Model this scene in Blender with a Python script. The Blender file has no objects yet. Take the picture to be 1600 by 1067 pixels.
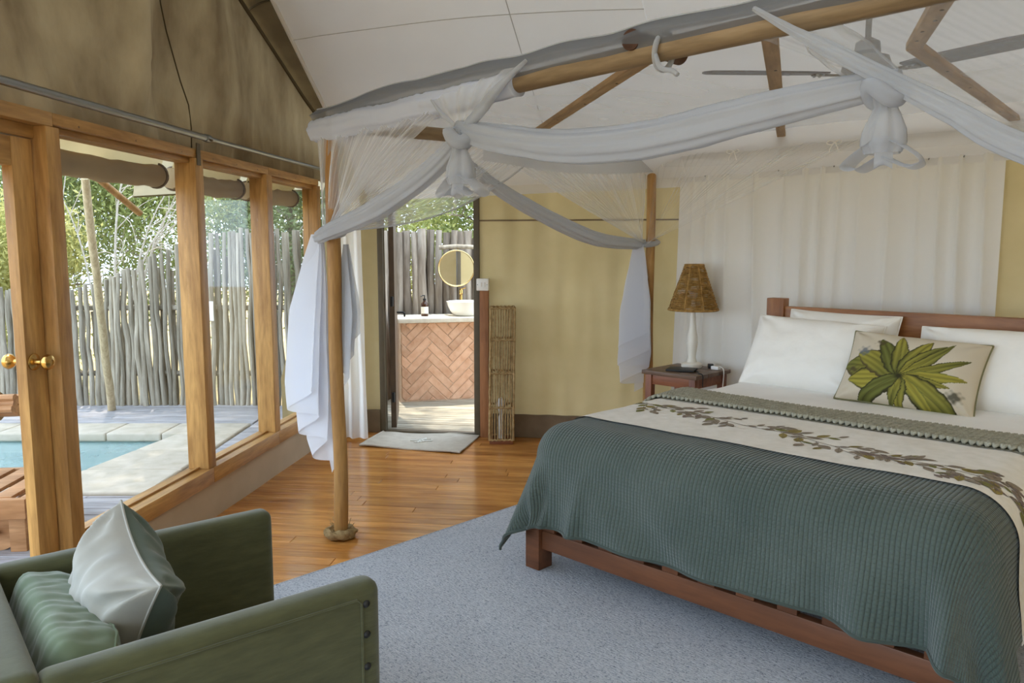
import bpy, bmesh, math, random
import numpy as np
from mathutils import Vector, Matrix, noise
random.seed(7)
np.random.seed(7)
SC = bpy.context.scene
COL = SC.collection
PI = math.pi

# ------------------------------------------------------------------ camera, sky, sun, exposure
H, FPX, CXP, CYP = 1.5, 1220.0, 800.0, 533.5
PITCH = math.atan(141 / FPX)
cd = bpy.data.cameras.new('camera')
cam = bpy.data.objects.new('camera', cd)
COL.objects.link(cam)
cam.location = (0, 0, H)
cam.rotation_euler = (PI / 2 - PITCH, 0, 0)
cd.sensor_width = 36
cd.lens = 36 * FPX / 1600
cd.clip_start = .05
cd.clip_end = 200
SC.camera = cam

w_ = bpy.data.worlds.new('World')
SC.world = w_
w_.use_nodes = True
wn = w_.node_tree
wn.nodes.clear()
wo = wn.nodes.new('ShaderNodeOutputWorld')
wb = wn.nodes.new('ShaderNodeBackground')
wb.inputs['Color'].default_value = (0.68, 0.83, 1.0, 1)
wb.inputs['Strength'].default_value = 2.0
wn.links.new(wb.outputs[0], wo.inputs[0])

sd = bpy.data.lights.new('sun', 'SUN')
sd.energy = 3.4
sd.angle = math.radians(1.2)
sd.color = (1, .92, .78)
sun = bpy.data.objects.new('sun', sd)
COL.objects.link(sun)
sun.rotation_euler = Vector((0.10, -0.25, -0.96)).to_track_quat('-Z', 'Y').to_euler()
sun.location = (-6, 10, 12)

vs = SC.view_settings
vs.view_transform = 'Standard'
vs.look = 'None'
vs.gamma = 1
vs.use_curve_mapping = False
vs.exposure = 1.12
SC.cycles.use_denoising = True
SC.cycles.max_bounces = 12
SC.cycles.diffuse_bounces = 6
SC.cycles.transparent_max_bounces = 32
SC.cycles.transmission_bounces = 8
SC.cycles.caustics_reflective = False
SC.cycles.caustics_refractive = False

# ------------------------------------------------------------------ geometry helpers
CP, SP = math.cos(PITCH), math.sin(PITCH)


def sight(u, v):
    """direction of the line of sight of photograph pixel (u, v), used to survey real positions"""
    b = (CYP - v) / FPX
    return Vector(((u - CXP) / FPX, CP + b * SP, -SP + b * CP))


def onz(u, v, z=0.0):
    r = sight(u, v)
    return Vector((0, 0, H)) + r * ((z - H) / r.z)


def aty(u, v, y):
    r = sight(u, v)
    return Vector((0, 0, H)) + r * (y / r.y)


def onplane(u, v, p, n):
    r = sight(u, v)
    o = Vector((0, 0, H))
    return o + r * ((Vector(p) - o).dot(n) / r.dot(n))


class MB:
    """collects shapes for one mesh"""

    def __init__(self):
        self.v, self.f, self.uv, self.c = [], [], None, None

    def box(self, lo, hi, m=None):
        b = len(self.v)
        for z in (lo[2], hi[2]):
            for x, y in ((lo[0], lo[1]), (hi[0], lo[1]), (hi[0], hi[1]), (lo[0], hi[1])):
                p = Vector((x, y, z))
                self.v.append(tuple(m @ p if m else p))
        for q in ((3, 2, 1, 0), (4, 5, 6, 7), (0, 1, 5, 4), (1, 2, 6, 5), (2, 3, 7, 6), (3, 0, 4, 7)):
            self.f.append(tuple(b + i for i in q))
        return self

    def tube(self, pts, rad, n=10, cap=True, closed=False, squash=1.0, fluted=None, twist=0.0):
        pts = [Vector(p) for p in pts]
        N = len(pts)
        rr = rad if isinstance(rad, (list, tuple)) else [rad] * N
        b = len(self.v)
        up = None
        for i, p in enumerate(pts):
            if closed:
                t = pts[(i + 1) % N] - pts[i - 1]
            else:
                t = pts[min(i + 1, N - 1)] - pts[max(i - 1, 0)]
            if t.length < 1e-9:
                t = Vector((0, 0, 1))
            t.normalize()
            if up is None:
                up = Vector((0, 0, 1)) if abs(t.z) < .9 else Vector((0, 1, 0))
            x = t.cross(up)
            if x.length < 1e-6:
                x = t.cross(Vector((1, 0, 0)))
            x.normalize()
            y = x.cross(t)
            up = y
            for k in range(n):
                a = 2 * PI * k / n
                r = rr[i]
                if fluted:
                    r *= 1 + fluted[0] * math.cos(fluted[1] * a + twist * i / N) + fluted[0] * .5 * math.sin(fluted[1] * 1.7 * a + 1 + twist * .6 * i / N)
                self.v.append(tuple(p + x * (math.cos(a) * r) + y * (math.sin(a) * r * squash)))
        M = N if closed else N - 1
        for i in range(M):
            for k in range(n):
                j = (i + 1) % N
                self.f.append((b + i * n + k, b + i * n + (k + 1) % n, b + j * n + (k + 1) % n, b + j * n + k))
        if cap and not closed:
            self.f.append(tuple(b + k for k in range(n))[::-1])
            self.f.append(tuple(b + (N - 1) * n + k for k in range(n)))
        return self

    def lathe(self, prof, n=24, m=None, cap=True):
        b = len(self.v)
        for r, z in prof:
            for k in range(n):
                a = 2 * PI * k / n
                p = Vector((r * math.cos(a), r * math.sin(a), z))
                self.v.append(tuple(m @ p if m else p))
        for i in range(len(prof) - 1):
            for k in range(n):
                self.f.append((b + i * n + k, b + i * n + (k + 1) % n, b + (i + 1) * n + (k + 1) % n, b + (i + 1) * n + k))
        if cap:
            self.f.append(tuple(b + k for k in range(n))[::-1])
            e = b + (len(prof) - 1) * n
            self.f.append(tuple(e + k for k in range(n)))
        return self

    def grid(self, fn, nu, nv, u0=0., u1=1., v0=0., v1=1., cu=False):
        b = len(self.v)
        if self.uv is None:
            self.uv = {}
        for j in range(nv + 1):
            for i in range(nu + 1):
                u, v = u0 + (u1 - u0) * i / nu, v0 + (v1 - v0) * j / nv
                self.uv[len(self.v)] = (u, v)
                self.v.append(tuple(fn(u, v)))
        for j in range(nv):
            for i in range(nu):
                q = b + j * (nu + 1) + i
                self.f.append((q, q + 1, q + nu + 2, q + nu + 1))
        return self

    def poly(self, pts, m=None):
        b = len(self.v)
        self.v += [tuple(m @ Vector(p) if m else p) for p in pts]
        self.f.append(tuple(range(b, b + len(pts))))
        return self

    def prism(self, pts, lo, hi, m=None):
        """outline in local xy pushed from lo to hi in local z"""
        b = len(self.v)
        n = len(pts)
        for z in (lo, hi):
            for x, y in pts:
                p = Vector((x, y, z))
                self.v.append(tuple(m @ p if m else p))
        self.f.append(tuple(b + i for i in range(n))[::-1])
        self.f.append(tuple(b + n + i for i in range(n)))
        for i in range(n):
            j = (i + 1) % n
            self.f.append((b + i, b + j, b + n + j, b + n + i))
        return self

    def data(self, name, mat=None, smooth=False, bevel=0., seg=2, weld=0., sub=0):
        me = bpy.data.meshes.new(name)
        me.from_pydata(self.v, [], self.f)
        if self.uv:
            lay = me.uv_layers.new(name='UVMap')
            idx = np.empty(len(me.loops), dtype=np.int32)
            me.loops.foreach_get('vertex_index', idx)
            arr = np.zeros((len(self.v), 2), dtype=np.float32)
            for k, t in self.uv.items():
                arr[k] = t
            lay.data.foreach_set('uv', arr[idx].ravel())
        if self.c is not None:
            at = me.color_attributes.new('Col', 'FLOAT_COLOR', 'POINT')
            at.data.foreach_set('color', np.asarray(self.c, dtype=np.float32).ravel())
        if bevel or weld or sub:
            bm = bmesh.new()
            bm.from_mesh(me)
            if weld:
                bmesh.ops.remove_doubles(bm, verts=bm.verts, dist=weld)
            if bevel:
                ed = [e for e in bm.edges if len(e.link_faces) == 2 and e.calc_face_angle(0) > .5]
                bmesh.ops.bevel(bm, geom=ed, offset=bevel, segments=seg, profile=.6, affect='EDGES', clamp_overlap=True)
            bm.to_mesh(me)
            bm.free()
        if smooth:
            me.polygons.foreach_set('use_smooth', [True] * len(me.polygons))
            if smooth != 'all':
                try:
                    me.set_sharp_from_angle(angle=math.radians(40))
                except Exception:
                    pass
        if mat:
            me.materials.append(mat)
        me.update()
        return me

    def build(self, name, mat=None, parent=None, **k):
        return link(name, self.data(name, mat, **k), parent)


def link(name, me, parent=None):
    o = bpy.data.objects.new(name, me)
    COL.objects.link(o)
    if parent:
        o.parent = parent
    return o


def tag(o, label=None, cat=None, group=None, kind=None):
    if label:
        o['label'] = label
    if cat:
        o['category'] = cat
    if group:
        o['group'] = group
    if kind:
        o['kind'] = kind
    return o


def thing(name, label, cat, loc=(0, 0, 0), rz=0., group=None):
    o = bpy.data.objects.new(name, None)
    COL.objects.link(o)
    o.empty_display_size = .1
    o.location = loc
    o.rotation_euler = (0, 0, rz)
    return tag(o, label, cat, group)


def copy_tree(o, parent=None):
    c = o.copy()
    COL.objects.link(c)
    c.parent = parent
    for ch in list(o.children):
        copy_tree(ch, c)
    return c


def struct(o):
    o['kind'] = 'structure'
    return o


def nz(x, y=0., z=0.):
    return noise.noise(Vector((x, y, z)))


def spline(pts, n):
    """smooth curve through the points"""
    P = [Vector(p) for p in pts]
    P = [P[0] * 2 - P[1]] + P + [P[-1] * 2 - P[-2]]
    out = []
    m = len(P) - 3
    for i in range(n + 1):
        t = m * i / n
        k = min(int(t), m - 1)
        t -= k
        a, b, c, d = P[k:k + 4]
        out.append(.5 * ((2 * b) + (c - a) * t + (2 * a - 5 * b + 4 * c - d) * t * t + (3 * b - a - 3 * c + d) * t ** 3))
    return out


def lin(x, *kv):
    """piecewise linear through (x, y) pairs"""
    if x <= kv[0][0]:
        return kv[0][1]
    for (a, b), (c, d) in zip(kv, kv[1:]):
        if x <= c:
            return b + (d - b) * (x - a) / (c - a)
    return kv[-1][1]


# ------------------------------------------------------------------ materials
def srgb(r, g, b):
    def f(c):
        c /= 255
        return c / 12.92 if c <= .04045 else ((c + .055) / 1.055) ** 2.4
    return (f(r), f(g), f(b), 1)


class NT:
    def __init__(self, name):
        self.m = bpy.data.materials.new(name)
        self.m.use_nodes = True
        self.t = self.m.node_tree
        self.t.nodes.clear()
        self.out = self.n('ShaderNodeOutputMaterial')

    def n(self, typ, **inp):
        nd = self.t.nodes.new(typ)
        for k, v in inp.items():
            if k.startswith('_'):
                setattr(nd, k[1:], v)
            else:
                nd.inputs[int(k[1:]) if k[0] == 'i' and k[1:].isdigit() else k.replace('0', ' ')].default_value = v
        return nd

    def l(self, a, b):
        self.t.links.new(a, b)

    def coord(self, kind, scale=(1, 1, 1), rot=(0, 0, 0)):
        if kind == 'Position':
            s = self.n('ShaderNodeNewGeometry').outputs['Position']
        else:
            s = self.n('ShaderNodeTexCoord').outputs[kind]
        mp = self.n('ShaderNodeMapping')
        if any(rot):
            m0 = self.n('ShaderNodeMapping')
            m0.inputs['Rotation'].default_value = rot
            self.l(s, m0.inputs['Vector'])
            s = m0.outputs[0]
        mp.inputs['Scale'].default_value = scale
        self.l(s, mp.inputs['Vector'])
        return mp

    def noise(self, vec, scale, detail=4, rough=.55, dist=0.):
        nd = self.n('ShaderNodeTexNoise')
        nd.inputs['Scale'].default_value = scale
        nd.inputs['Detail'].default_value = detail
        nd.inputs['Roughness'].default_value = rough
        nd.inputs['Distortion'].default_value = dist
        self.l(vec, nd.inputs['Vector'])
        return nd

    def ramp(self, fac, stops):
        r = self.n('ShaderNodeValToRGB')
        e = r.color_ramp.elements
        while len(e) < len(stops):
            e.new(.5)
        for el, (p, c) in zip(e, stops):
            el.position = p
            el.color = c
        self.l(fac, r.inputs['Fac'])
        return r

    def bump(self, h, strength, dist=.01, prev=None):
        b = self.n('ShaderNodeBump')
        b.inputs['Strength'].default_value = strength
        b.inputs['Distance'].default_value = dist
        self.l(h, b.inputs['Height'])
        if prev:
            self.l(prev.outputs[0], b.inputs['Normal'])
        return b

    def vary(self, col, amt):
        """whole-object brightness differences between alike pieces"""
        oi = self.n('ShaderNodeObjectInfo')
        mr = self.n('ShaderNodeMapRange')
        mr.inputs['To Min'].default_value = 1 - amt
        mr.inputs['To Max'].default_value = 1 + amt
        self.l(oi.outputs['Random'], mr.inputs['Value'])
        hs = self.n('ShaderNodeHueSaturation')
        self.l(mr.outputs[0], hs.inputs['Value'])
        self.l(col, hs.inputs['Color'])
        return hs.outputs[0]

    def princ(self, rough=.6, spec=.3, metal=0.):
        p = self.n('ShaderNodeBsdfPrincipled')
        p.inputs['Roughness'].default_value = rough
        p.inputs['Specular IOR Level'].default_value = spec
        p.inputs['Metallic'].default_value = metal
        return p


def mat(name, c1, c2=None, rough=.6, spec=.3, metal=0., scale=6., stretch=(1, 1, 1), coord='Object', rot=(0, 0, 0),
        bump=0., bscale=None, bdist=.01, vary=0., detail=4, transl=0., lo=.3, hi=.7, sheen=0.):
    T = NT(name)
    p = T.princ(rough, spec, metal)
    mp = T.coord(coord, stretch, rot)
    n1 = T.noise(mp.outputs[0], scale, detail)
    c2 = c2 or c1
    col = T.ramp(n1.outputs[0], [(lo, c1), (hi, c2)]).outputs[0]
    if vary:
        col = T.vary(col, vary)
    T.l(col, p.inputs['Base Color'])
    if sheen:
        p.inputs['Sheen Weight'].default_value = sheen
    if bump:
        n2 = T.noise(mp.outputs[0], bscale or scale * 3, 3)
        b = T.bump(n2.outputs[0], bump, bdist)
        T.l(b.outputs[0], p.inputs['Normal'])
    sh = p.outputs[0]
    if transl:
        tr = T.n('ShaderNodeBsdfTranslucent')
        T.l(col, tr.inputs['Color'])
        mx = T.n('ShaderNodeMixShader')
        mx.inputs[0].default_value = transl
        T.l(sh, mx.inputs[1])
        T.l(tr.outputs[0], mx.inputs[2])
        sh = mx.outputs[0]
    T.l(sh, T.out.inputs['Surface'])
    return T.m


def sheer(name, col, base, edge=.9, power=2.0, transl=.45):
    """woven gauze: open when seen square on, closing up at grazing angles"""
    T = NT(name)
    d = T.n('ShaderNodeBsdfDiffuse')
    d.inputs['Color'].default_value = col
    t = T.n('ShaderNodeBsdfTranslucent')
    t.inputs['Color'].default_value = col
    mx = T.n('ShaderNodeMixShader')
    mx.inputs[0].default_value = transl
    T.l(d.outputs[0], mx.inputs[1])
    T.l(t.outputs[0], mx.inputs[2])
    tp = T.n('ShaderNodeBsdfTransparent')
    lw = T.n('ShaderNodeLayerWeight')
    lw.inputs['Blend'].default_value = .5
    pw = T.n('ShaderNodeMath', _operation='POWER')
    pw.inputs[1].default_value = power
    T.l(lw.outputs['Facing'], pw.inputs[0])
    mr = T.n('ShaderNodeMapRange')
    mr.inputs['To Min'].default_value = base
    mr.inputs['To Max'].default_value = edge
    T.l(pw.outputs[0], mr.inputs['Value'])
    m2 = T.n('ShaderNodeMixShader')
    T.l(mr.outputs[0], m2.inputs[0])
    T.l(tp.outputs[0], m2.inputs[1])
    T.l(mx.outputs[0], m2.inputs[2])
    T.l(m2.outputs[0], T.out.inputs['Surface'])
    return T.m


def wood(name, c1, c2, rough=.45, spec=.35, axis='z', vary=.1, scale=5., bump=.15, coord='Object', rot=(0, 0, 0), fine=1.0):
    st = {'x': (.12, 1, 1), 'y': (1, .12, 1), 'z': (1, 1, .12)}[axis]
    T = NT(name)
    p = T.princ(rough, spec)
    mp = T.coord(coord, tuple(s * scale for s in st), rot)
    oi = T.n('ShaderNodeObjectInfo')
    ad_ = T.n('ShaderNodeVectorMath', _operation='MULTIPLY_ADD')
    cb = T.n('ShaderNodeCombineXYZ')
    for k in range(3):
        T.l(oi.outputs['Random'], cb.inputs[k])
    T.l(cb.outputs[0], ad_.inputs[0])
    ad_.inputs[1].default_value = (37, 53, 91)
    T.l(mp.outputs[0], ad_.inputs[2])
    n1 = T.noise(ad_.outputs[0], 1.6, 5, .6, .6)
    n2 = T.noise(ad_.outputs[0], 9 * fine, 3, .6)
    mid = tuple((a + b) / 2 for a, b in zip(c1, c2))
    r1 = T.ramp(n1.outputs[0], [(.3, c1), (.5, mid), (.68, c2)])
    mx = T.n('ShaderNodeMix', _data_type='RGBA', _blend_type='MULTIPLY')
    mx.inputs[0].default_value = .45
    r2 = T.ramp(n2.outputs[0], [(.35, (.55, .5, .45, 1)), (.6, (1, 1, 1, 1))])
    T.l(r1.outputs[0], mx.inputs[6])
    T.l(r2.outputs[0], mx.inputs[7])
    col = mx.outputs[2]
    if vary:
        col = T.vary(col, vary)
    T.l(col, p.inputs['Base Color'])
    if bump:
        b = T.bump(n2.outputs[0], bump, .004)
        T.l(b.outputs[0], p.inputs['Normal'])
    T.l(p.outputs[0], T.out.inputs['Surface'])
    return T.m


def metal(name, col, rough=.3):
    T = NT(name)
    p = T.princ(rough, .5, 1.)
    p.inputs['Base Color'].default_value = col
    T.l(p.outputs[0], T.out.inputs['Surface'])
    return T.m


def clear_glass(name, tint=(1, 1, 1, 1)):
    T = NT(name)
    tp = T.n('ShaderNodeBsdfTransparent')
    tp.inputs['Color'].default_value = tint
    g = T.n('ShaderNodeBsdfGlossy')
    g.inputs['Roughness'].default_value = .02
    lw = T.n('ShaderNodeLayerWeight')
    pw = T.n('ShaderNodeMath', _operation='POWER')
    pw.inputs[1].default_value = 5
    T.l(lw.outputs['Facing'], pw.inputs[0])
    mr = T.n('ShaderNodeMapRange')
    mr.inputs['To Min'].default_value = .02
    mr.inputs['To Max'].default_value = .32
    T.l(pw.outputs[0], mr.inputs['Value'])
    mx = T.n('ShaderNodeMixShader')
    T.l(mr.outputs[0], mx.inputs[0])
    T.l(tp.outputs[0], mx.inputs[1])
    T.l(g.outputs[0], mx.inputs[2])
    T.l(mx.outputs[0], T.out.inputs['Surface'])
    return T.m


S = srgb
M = {}
M['frame_wood'] = wood('frame_wood', S(150, 106, 56), S(208, 162, 98), .42, .35, 'z', .06, 7, .12)
M['frame_wood_x'] = wood('frame_wood_x', S(150, 106, 56), S(208, 162, 98), .42, .35, 'x', .06, 7, .12)
M['floor_board'] = wood('floor_board', S(158, 98, 42), S(216, 152, 80), .18, .5, 'y', .13, 6, .05, 'Position', (0, 0, -math.radians(83.5)))
M['deck_board'] = wood('deck_board', S(150, 148, 150), S(186, 184, 190), .7, .2, 'x', .08, 7, .2)
M['bath_deck'] = wood('bath_deck', S(150, 142, 124), S(192, 184, 168), .7, .2, 'x', .1, 7, .2)
M['pole_wood'] = wood('pole_wood', S(148, 104, 54), S(198, 154, 94), .5, .3, 'z', .05, 6, .25)
M['beam_wood'] = wood('beam_wood', S(112, 92, 66), S(162, 138, 106), .55, .3, 'x', .06, 5, .25)
M['beam_wood_y'] = wood('beam_wood_y', S(112, 92, 66), S(162, 138, 106), .55, .3, 'y', .06, 5, .25)
M['fence_pole'] = wood('fence_pole', S(122, 116, 102), S(186, 178, 162), .8, .15, 'z', .22, 9, .6)
M['bath_pole'] = wood('bath_pole', S(124, 112, 100), S(190, 180, 168), .8, .15, 'z', .2, 9, .6)
M['bed_wood'] = wood('bed_wood', S(122, 76, 40), S(170, 114, 66), .38, .4, 'x', .05, 5, .1)
M['foot_wood_shaded'] = wood('foot_wood_shaded', S(84, 50, 31), S(122, 76, 48), .38, .4, 'x', .05, 5, .1)  # bed wood again, darkened so the foot's shade sits in its colour
M['bed_wood_z'] = wood('bed_wood_z', S(122, 76, 40), S(170, 114, 66), .38, .4, 'z', .05, 5, .1)
M['table_wood'] = wood('table_wood', S(110, 60, 36), S(156, 96, 62), .4, .4, 'x', .06, 7, .12)
M['table_wood_z'] = wood('table_wood_z', S(110, 60, 36), S(156, 96, 62), .4, .4, 'z', .06, 7, .12)
M['table_top'] = wood('table_top', S(92, 70, 54), S(138, 108, 86), .4, .4, 'x', .06, 7, .12)
M['stub_wood'] = wood('stub_wood', S(126, 80, 48), S(172, 118, 76), .5, .3, 'z', .05, 5, .15)
M['pale_pole'] = wood('pale_pole', S(176, 158, 124), S(214, 198, 164), .7, .2, 'z', .05, 9, .3)
M['grey_stick'] = wood('grey_stick', S(120, 112, 100), S(176, 168, 154), .8, .15, 'z', .1, 9, .4)
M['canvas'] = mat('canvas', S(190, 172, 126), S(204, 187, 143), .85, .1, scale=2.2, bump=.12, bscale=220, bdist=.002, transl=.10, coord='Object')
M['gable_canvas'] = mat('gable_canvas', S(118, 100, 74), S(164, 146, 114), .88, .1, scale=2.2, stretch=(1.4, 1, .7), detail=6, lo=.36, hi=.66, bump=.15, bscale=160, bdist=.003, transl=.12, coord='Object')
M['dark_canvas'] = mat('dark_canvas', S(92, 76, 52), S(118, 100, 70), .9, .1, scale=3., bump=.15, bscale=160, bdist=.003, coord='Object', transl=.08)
M['seam'] = mat('seam', S(78, 66, 46), None, .9, .1)
M['band'] = mat('band', S(110, 94, 74), S(130, 112, 90), .85, .1, scale=5, bump=.1, bscale=150, bdist=.002)
M['liner'] = mat('liner', S(228, 226, 223), S(235, 233, 230), .85, .1, scale=1.5, transl=.3)
M['liner_seam'] = mat('liner_seam', S(188, 184, 178), None, .9, .1)
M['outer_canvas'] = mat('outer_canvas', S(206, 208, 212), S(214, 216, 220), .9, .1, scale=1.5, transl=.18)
M['sill_canvas'] = mat('sill_canvas', S(176, 160, 136), S(188, 172, 148), .85, .1, scale=3, bump=.08, bscale=150, bdist=.002)
M['blind'] = mat('blind', S(186, 166, 122), S(198, 180, 136), .85, .1, scale=4, bump=.1, bscale=180, bdist=.002, transl=.45)
M['blind_roll'] = mat('blind_roll', S(150, 132, 102), S(164, 146, 114), .85, .1, scale=4, bump=.1, bscale=180, bdist=.002)
M['awning'] = mat('awning', S(196, 182, 150), S(206, 192, 160), .85, .1, scale=3, transl=.45)
M['steel'] = metal('steel', S(150, 152, 150), .35)
M['dark_steel'] = mat('dark_steel', S(84, 74, 56), S(98, 86, 66), .5, .4, scale=8)
M['brown_steel'] = mat('brown_steel', S(74, 58, 42), S(92, 74, 54), .5, .4, scale=8)
M['black'] = mat('black', S(26, 26, 26), None, .5, .4)
M['brass'] = metal('brass', S(196, 158, 92), .25)
M['gold'] = metal('gold', S(222, 196, 140), .25)
M['glass'] = clear_glass('glass')
M['mirror'] = metal('mirror', (.92, .92, .92, 1), .01)
M['white_paint'] = mat('white_paint', S(236, 230, 216), None, .4, .4)
M['white_plastic'] = mat('white_plastic', S(240, 238, 232), None, .35, .4)
M['ceramic'] = mat('ceramic', S(244, 242, 236), None, .15, .5)
M['counter_top'] = mat('counter_top', S(218, 208, 192), S(236, 228, 214), .6, .3, scale=14, bump=.1)
M['brick'] = mat('brick', S(204, 156, 126), S(226, 186, 158), .85, .15, scale=16, bump=.6, bscale=60, bdist=.004, vary=.14)
M['mortar'] = mat('mortar', S(214, 184, 160), S(224, 198, 176), .9, .1, scale=20, bump=.3)
M['net_roof'] = sheer('net_roof', S(222, 226, 232), .10, .42, 2.0)
M['net_edge_shaded'] = sheer('net_edge_shaded', S(140, 143, 148), .62, .85, 1.6)  # white net greyed: shade along the roof's front edge put into its colour
M['net_veil'] = sheer('net_veil', S(206, 210, 216), .16, .48, 1.6)
M['net'] = sheer('net', S(236, 238, 242), .32, .70, 1.2)
M['net_thick'] = sheer('net_thick', S(204, 207, 213), .70, .97, 1.2, .4)
M['net_mid'] = sheer('net_mid', S(204, 207, 213), .5, .97, 1.3, .4)
M['net_faint'] = sheer('net_faint', S(244, 244, 246), .08, .6, 2.2)
M['net_tail'] = sheer('net_tail', S(236, 238, 244), .62, .97, 1.2, .4)
M['frame_wood_brace'] = wood('frame_wood_brace', S(136, 106, 68), S(186, 152, 108), .5, .3, 'y', .06, 6, .15)
M['dark_canvas_wood'] = mat('dark_canvas_wood', S(66, 44, 32), S(96, 66, 48), .6, .2, scale=20)
M['cotton'] = sheer('cotton', S(214, 220, 236), .97, .99, 1.0, .25)
M['curtain'] = sheer('curtain', S(240, 238, 232), .93, .98, 1.2, .10)
M['white_curtain'] = sheer('white_curtain', S(250, 249, 247), .88, .97, 1.2, .5)
M['linen_white'] = mat('linen_white', S(238, 236, 234), S(246, 245, 243), .8, .15, scale=3, bump=.08, bscale=14, bdist=.01)
M['pillow_white'] = mat('pillow_white', S(240, 236, 228), S(248, 245, 238), .8, .15, scale=3, bump=.25, bscale=9, bdist=.02)
M['runner'] = mat('runner', S(226, 222, 214), S(238, 234, 228), .85, .1, scale=20, bump=.2, bscale=160, bdist=.002)
M['knit'] = mat('knit', S(144, 142, 126), S(176, 172, 155), .9, .1, scale=40, bump=.4, bscale=300, bdist=.003)
M['mat_cloth'] = mat('mat_cloth', S(184, 174, 160), S(198, 190, 176), .9, .1, scale=14, bump=.3, bscale=90, bdist=.005)
M['green_velvet'] = mat('green_velvet', S(66, 67, 38), S(82, 83, 52), .75, .25, scale=26, stretch=(.35, .35, 1.6), bump=.2, bscale=90, bdist=.004, sheen=.35)
M['green_bolster'] = mat('green_bolster', S(92, 108, 84), S(112, 126, 100), .75, .25, scale=4, bump=.1, bscale=90, bdist=.003, sheen=.35)
M['grey_velvet'] = mat('grey_velvet', S(146, 144, 135), S(172, 169, 159), .75, .25, scale=4, bump=.1, bscale=70, bdist=.003, sheen=.4)
M['teal_velvet'] = mat('teal_velvet', S(64, 80, 70), S(88, 104, 92), .75, .25, scale=5, bump=.1, bscale=70, bdist=.003, sheen=.3)
M['piping'] = mat('piping', S(120, 116, 84), None, .8, .2)
M['rope'] = mat('rope', S(120, 98, 66), S(164, 140, 100), .9, .1, scale=40, bump=.6, bscale=120, bdist=.004)
M['sea_grass'] = mat('sea_grass', S(134, 108, 68), S(192, 164, 118), .8, .2, scale=30, bump=.6, bscale=120, bdist=.004, vary=.1)
M['rattan'] = mat('rattan', S(122, 88, 40), S(186, 146, 84), .7, .25, scale=40, bump=.5, bscale=120, bdist=.003)
M['cord_white'] = mat('cord_white', S(236, 232, 224), None, .6, .3)
M['bulb'] = mat('bulb', S(240, 240, 238), None, .15, .5)
M['stone'] = mat('stone', S(182, 172, 154), S(202, 192, 178), .75, .2, scale=9, bump=.2, bscale=30, vary=.05)
M['plaster'] = mat('plaster', S(190, 204, 200), S(202, 212, 208), .7, .2, scale=3)
M['ground'] = mat('ground', S(150, 132, 98), S(178, 160, 122), .95, .05, scale=1.2)
M['amber'] = mat('amber', S(62, 34, 16), S(80, 46, 22), .12, .5)
M['label_paper'] = mat('label_paper', S(226, 224, 216), None, .6, .2)
M['fan_blade'] = mat('fan_blade', S(58, 50, 44), S(78, 68, 60), .5, .3, scale=6)
M['lounger_wood'] = wood('lounger_wood', S(150, 104, 66), S(200, 152, 108), .6, .25, 'x', .06, 6, .2)
M['bark'] = mat('bark', S(112, 102, 88), S(150, 140, 124), .9, .1, scale=20, bump=.5)
M['twig'] = mat('twig', S(176, 168, 156), S(196, 190, 180), .9, .1, scale=20)
M['leaf_a'] = mat('leaf_a', S(128, 142, 84), S(178, 186, 124), .55, .25, scale=2.5, coord='Position', transl=.45)
M['leaf_b'] = mat('leaf_b', S(104, 122, 84), S(148, 162, 118), .55, .25, scale=2.5, coord='Position', transl=.4)
M['leaf_c'] = mat('leaf_c', S(162, 166, 100), S(206, 204, 146), .55, .25, scale=2.5, coord='Position', transl=.5)

# water
T = NT('pool_water')
p = T.princ(.03, .5)
p.inputs['Base Color'].default_value = S(120, 190, 200)
p.inputs['Transmission Weight'].default_value = .0
p.inputs['Base Color'].default_value = S(170, 196, 198)
mp = T.coord('Position', (1, 1, 1))
n_ = T.noise(mp.outputs[0], 3.5, 2)
b_ = T.bump(n_.outputs[0], .06, .05)
T.l(b_.outputs[0], p.inputs['Normal'])
tp = T.n('ShaderNodeBsdfTransparent')
tp.inputs['Color'].default_value = (.86, .95, .95, 1)
mx = T.n('ShaderNodeMixShader')
mx.inputs[0].default_value = .55
T.l(tp.outputs[0], mx.inputs[1])
T.l(p.outputs[0], mx.inputs[2])
T.l(mx.outputs[0], T.out.inputs['Surface'])
M['water'] = T.m

# quilt: cords stitched into small cells, laid out in the cloth's own metres (UV)
T = NT('quilt')
p = T.princ(.8, .2)
p.inputs['Sheen Weight'].default_value = .25
tc = T.n('ShaderNodeTexCoord')
sx = T.n('ShaderNodeSeparateXYZ')
T.l(tc.outputs['UV'], sx.inputs[0])


def wave(sock, per):
    a = T.n('ShaderNodeMath', _operation='MULTIPLY')
    a.inputs[1].default_value = PI / per
    T.l(sock, a.inputs[0])
    b = T.n('ShaderNodeMath', _operation='SINE')
    T.l(a.outputs[0], b.inputs[0])
    c = T.n('ShaderNodeMath', _operation='ABSOLUTE')
    T.l(b.outputs[0], c.inputs[0])
    d = T.n('ShaderNodeMath', _operation='POWER')
    d.inputs[1].default_value = .5
    T.l(c.outputs[0], d.inputs[0])
    return d.outputs[0]


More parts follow.
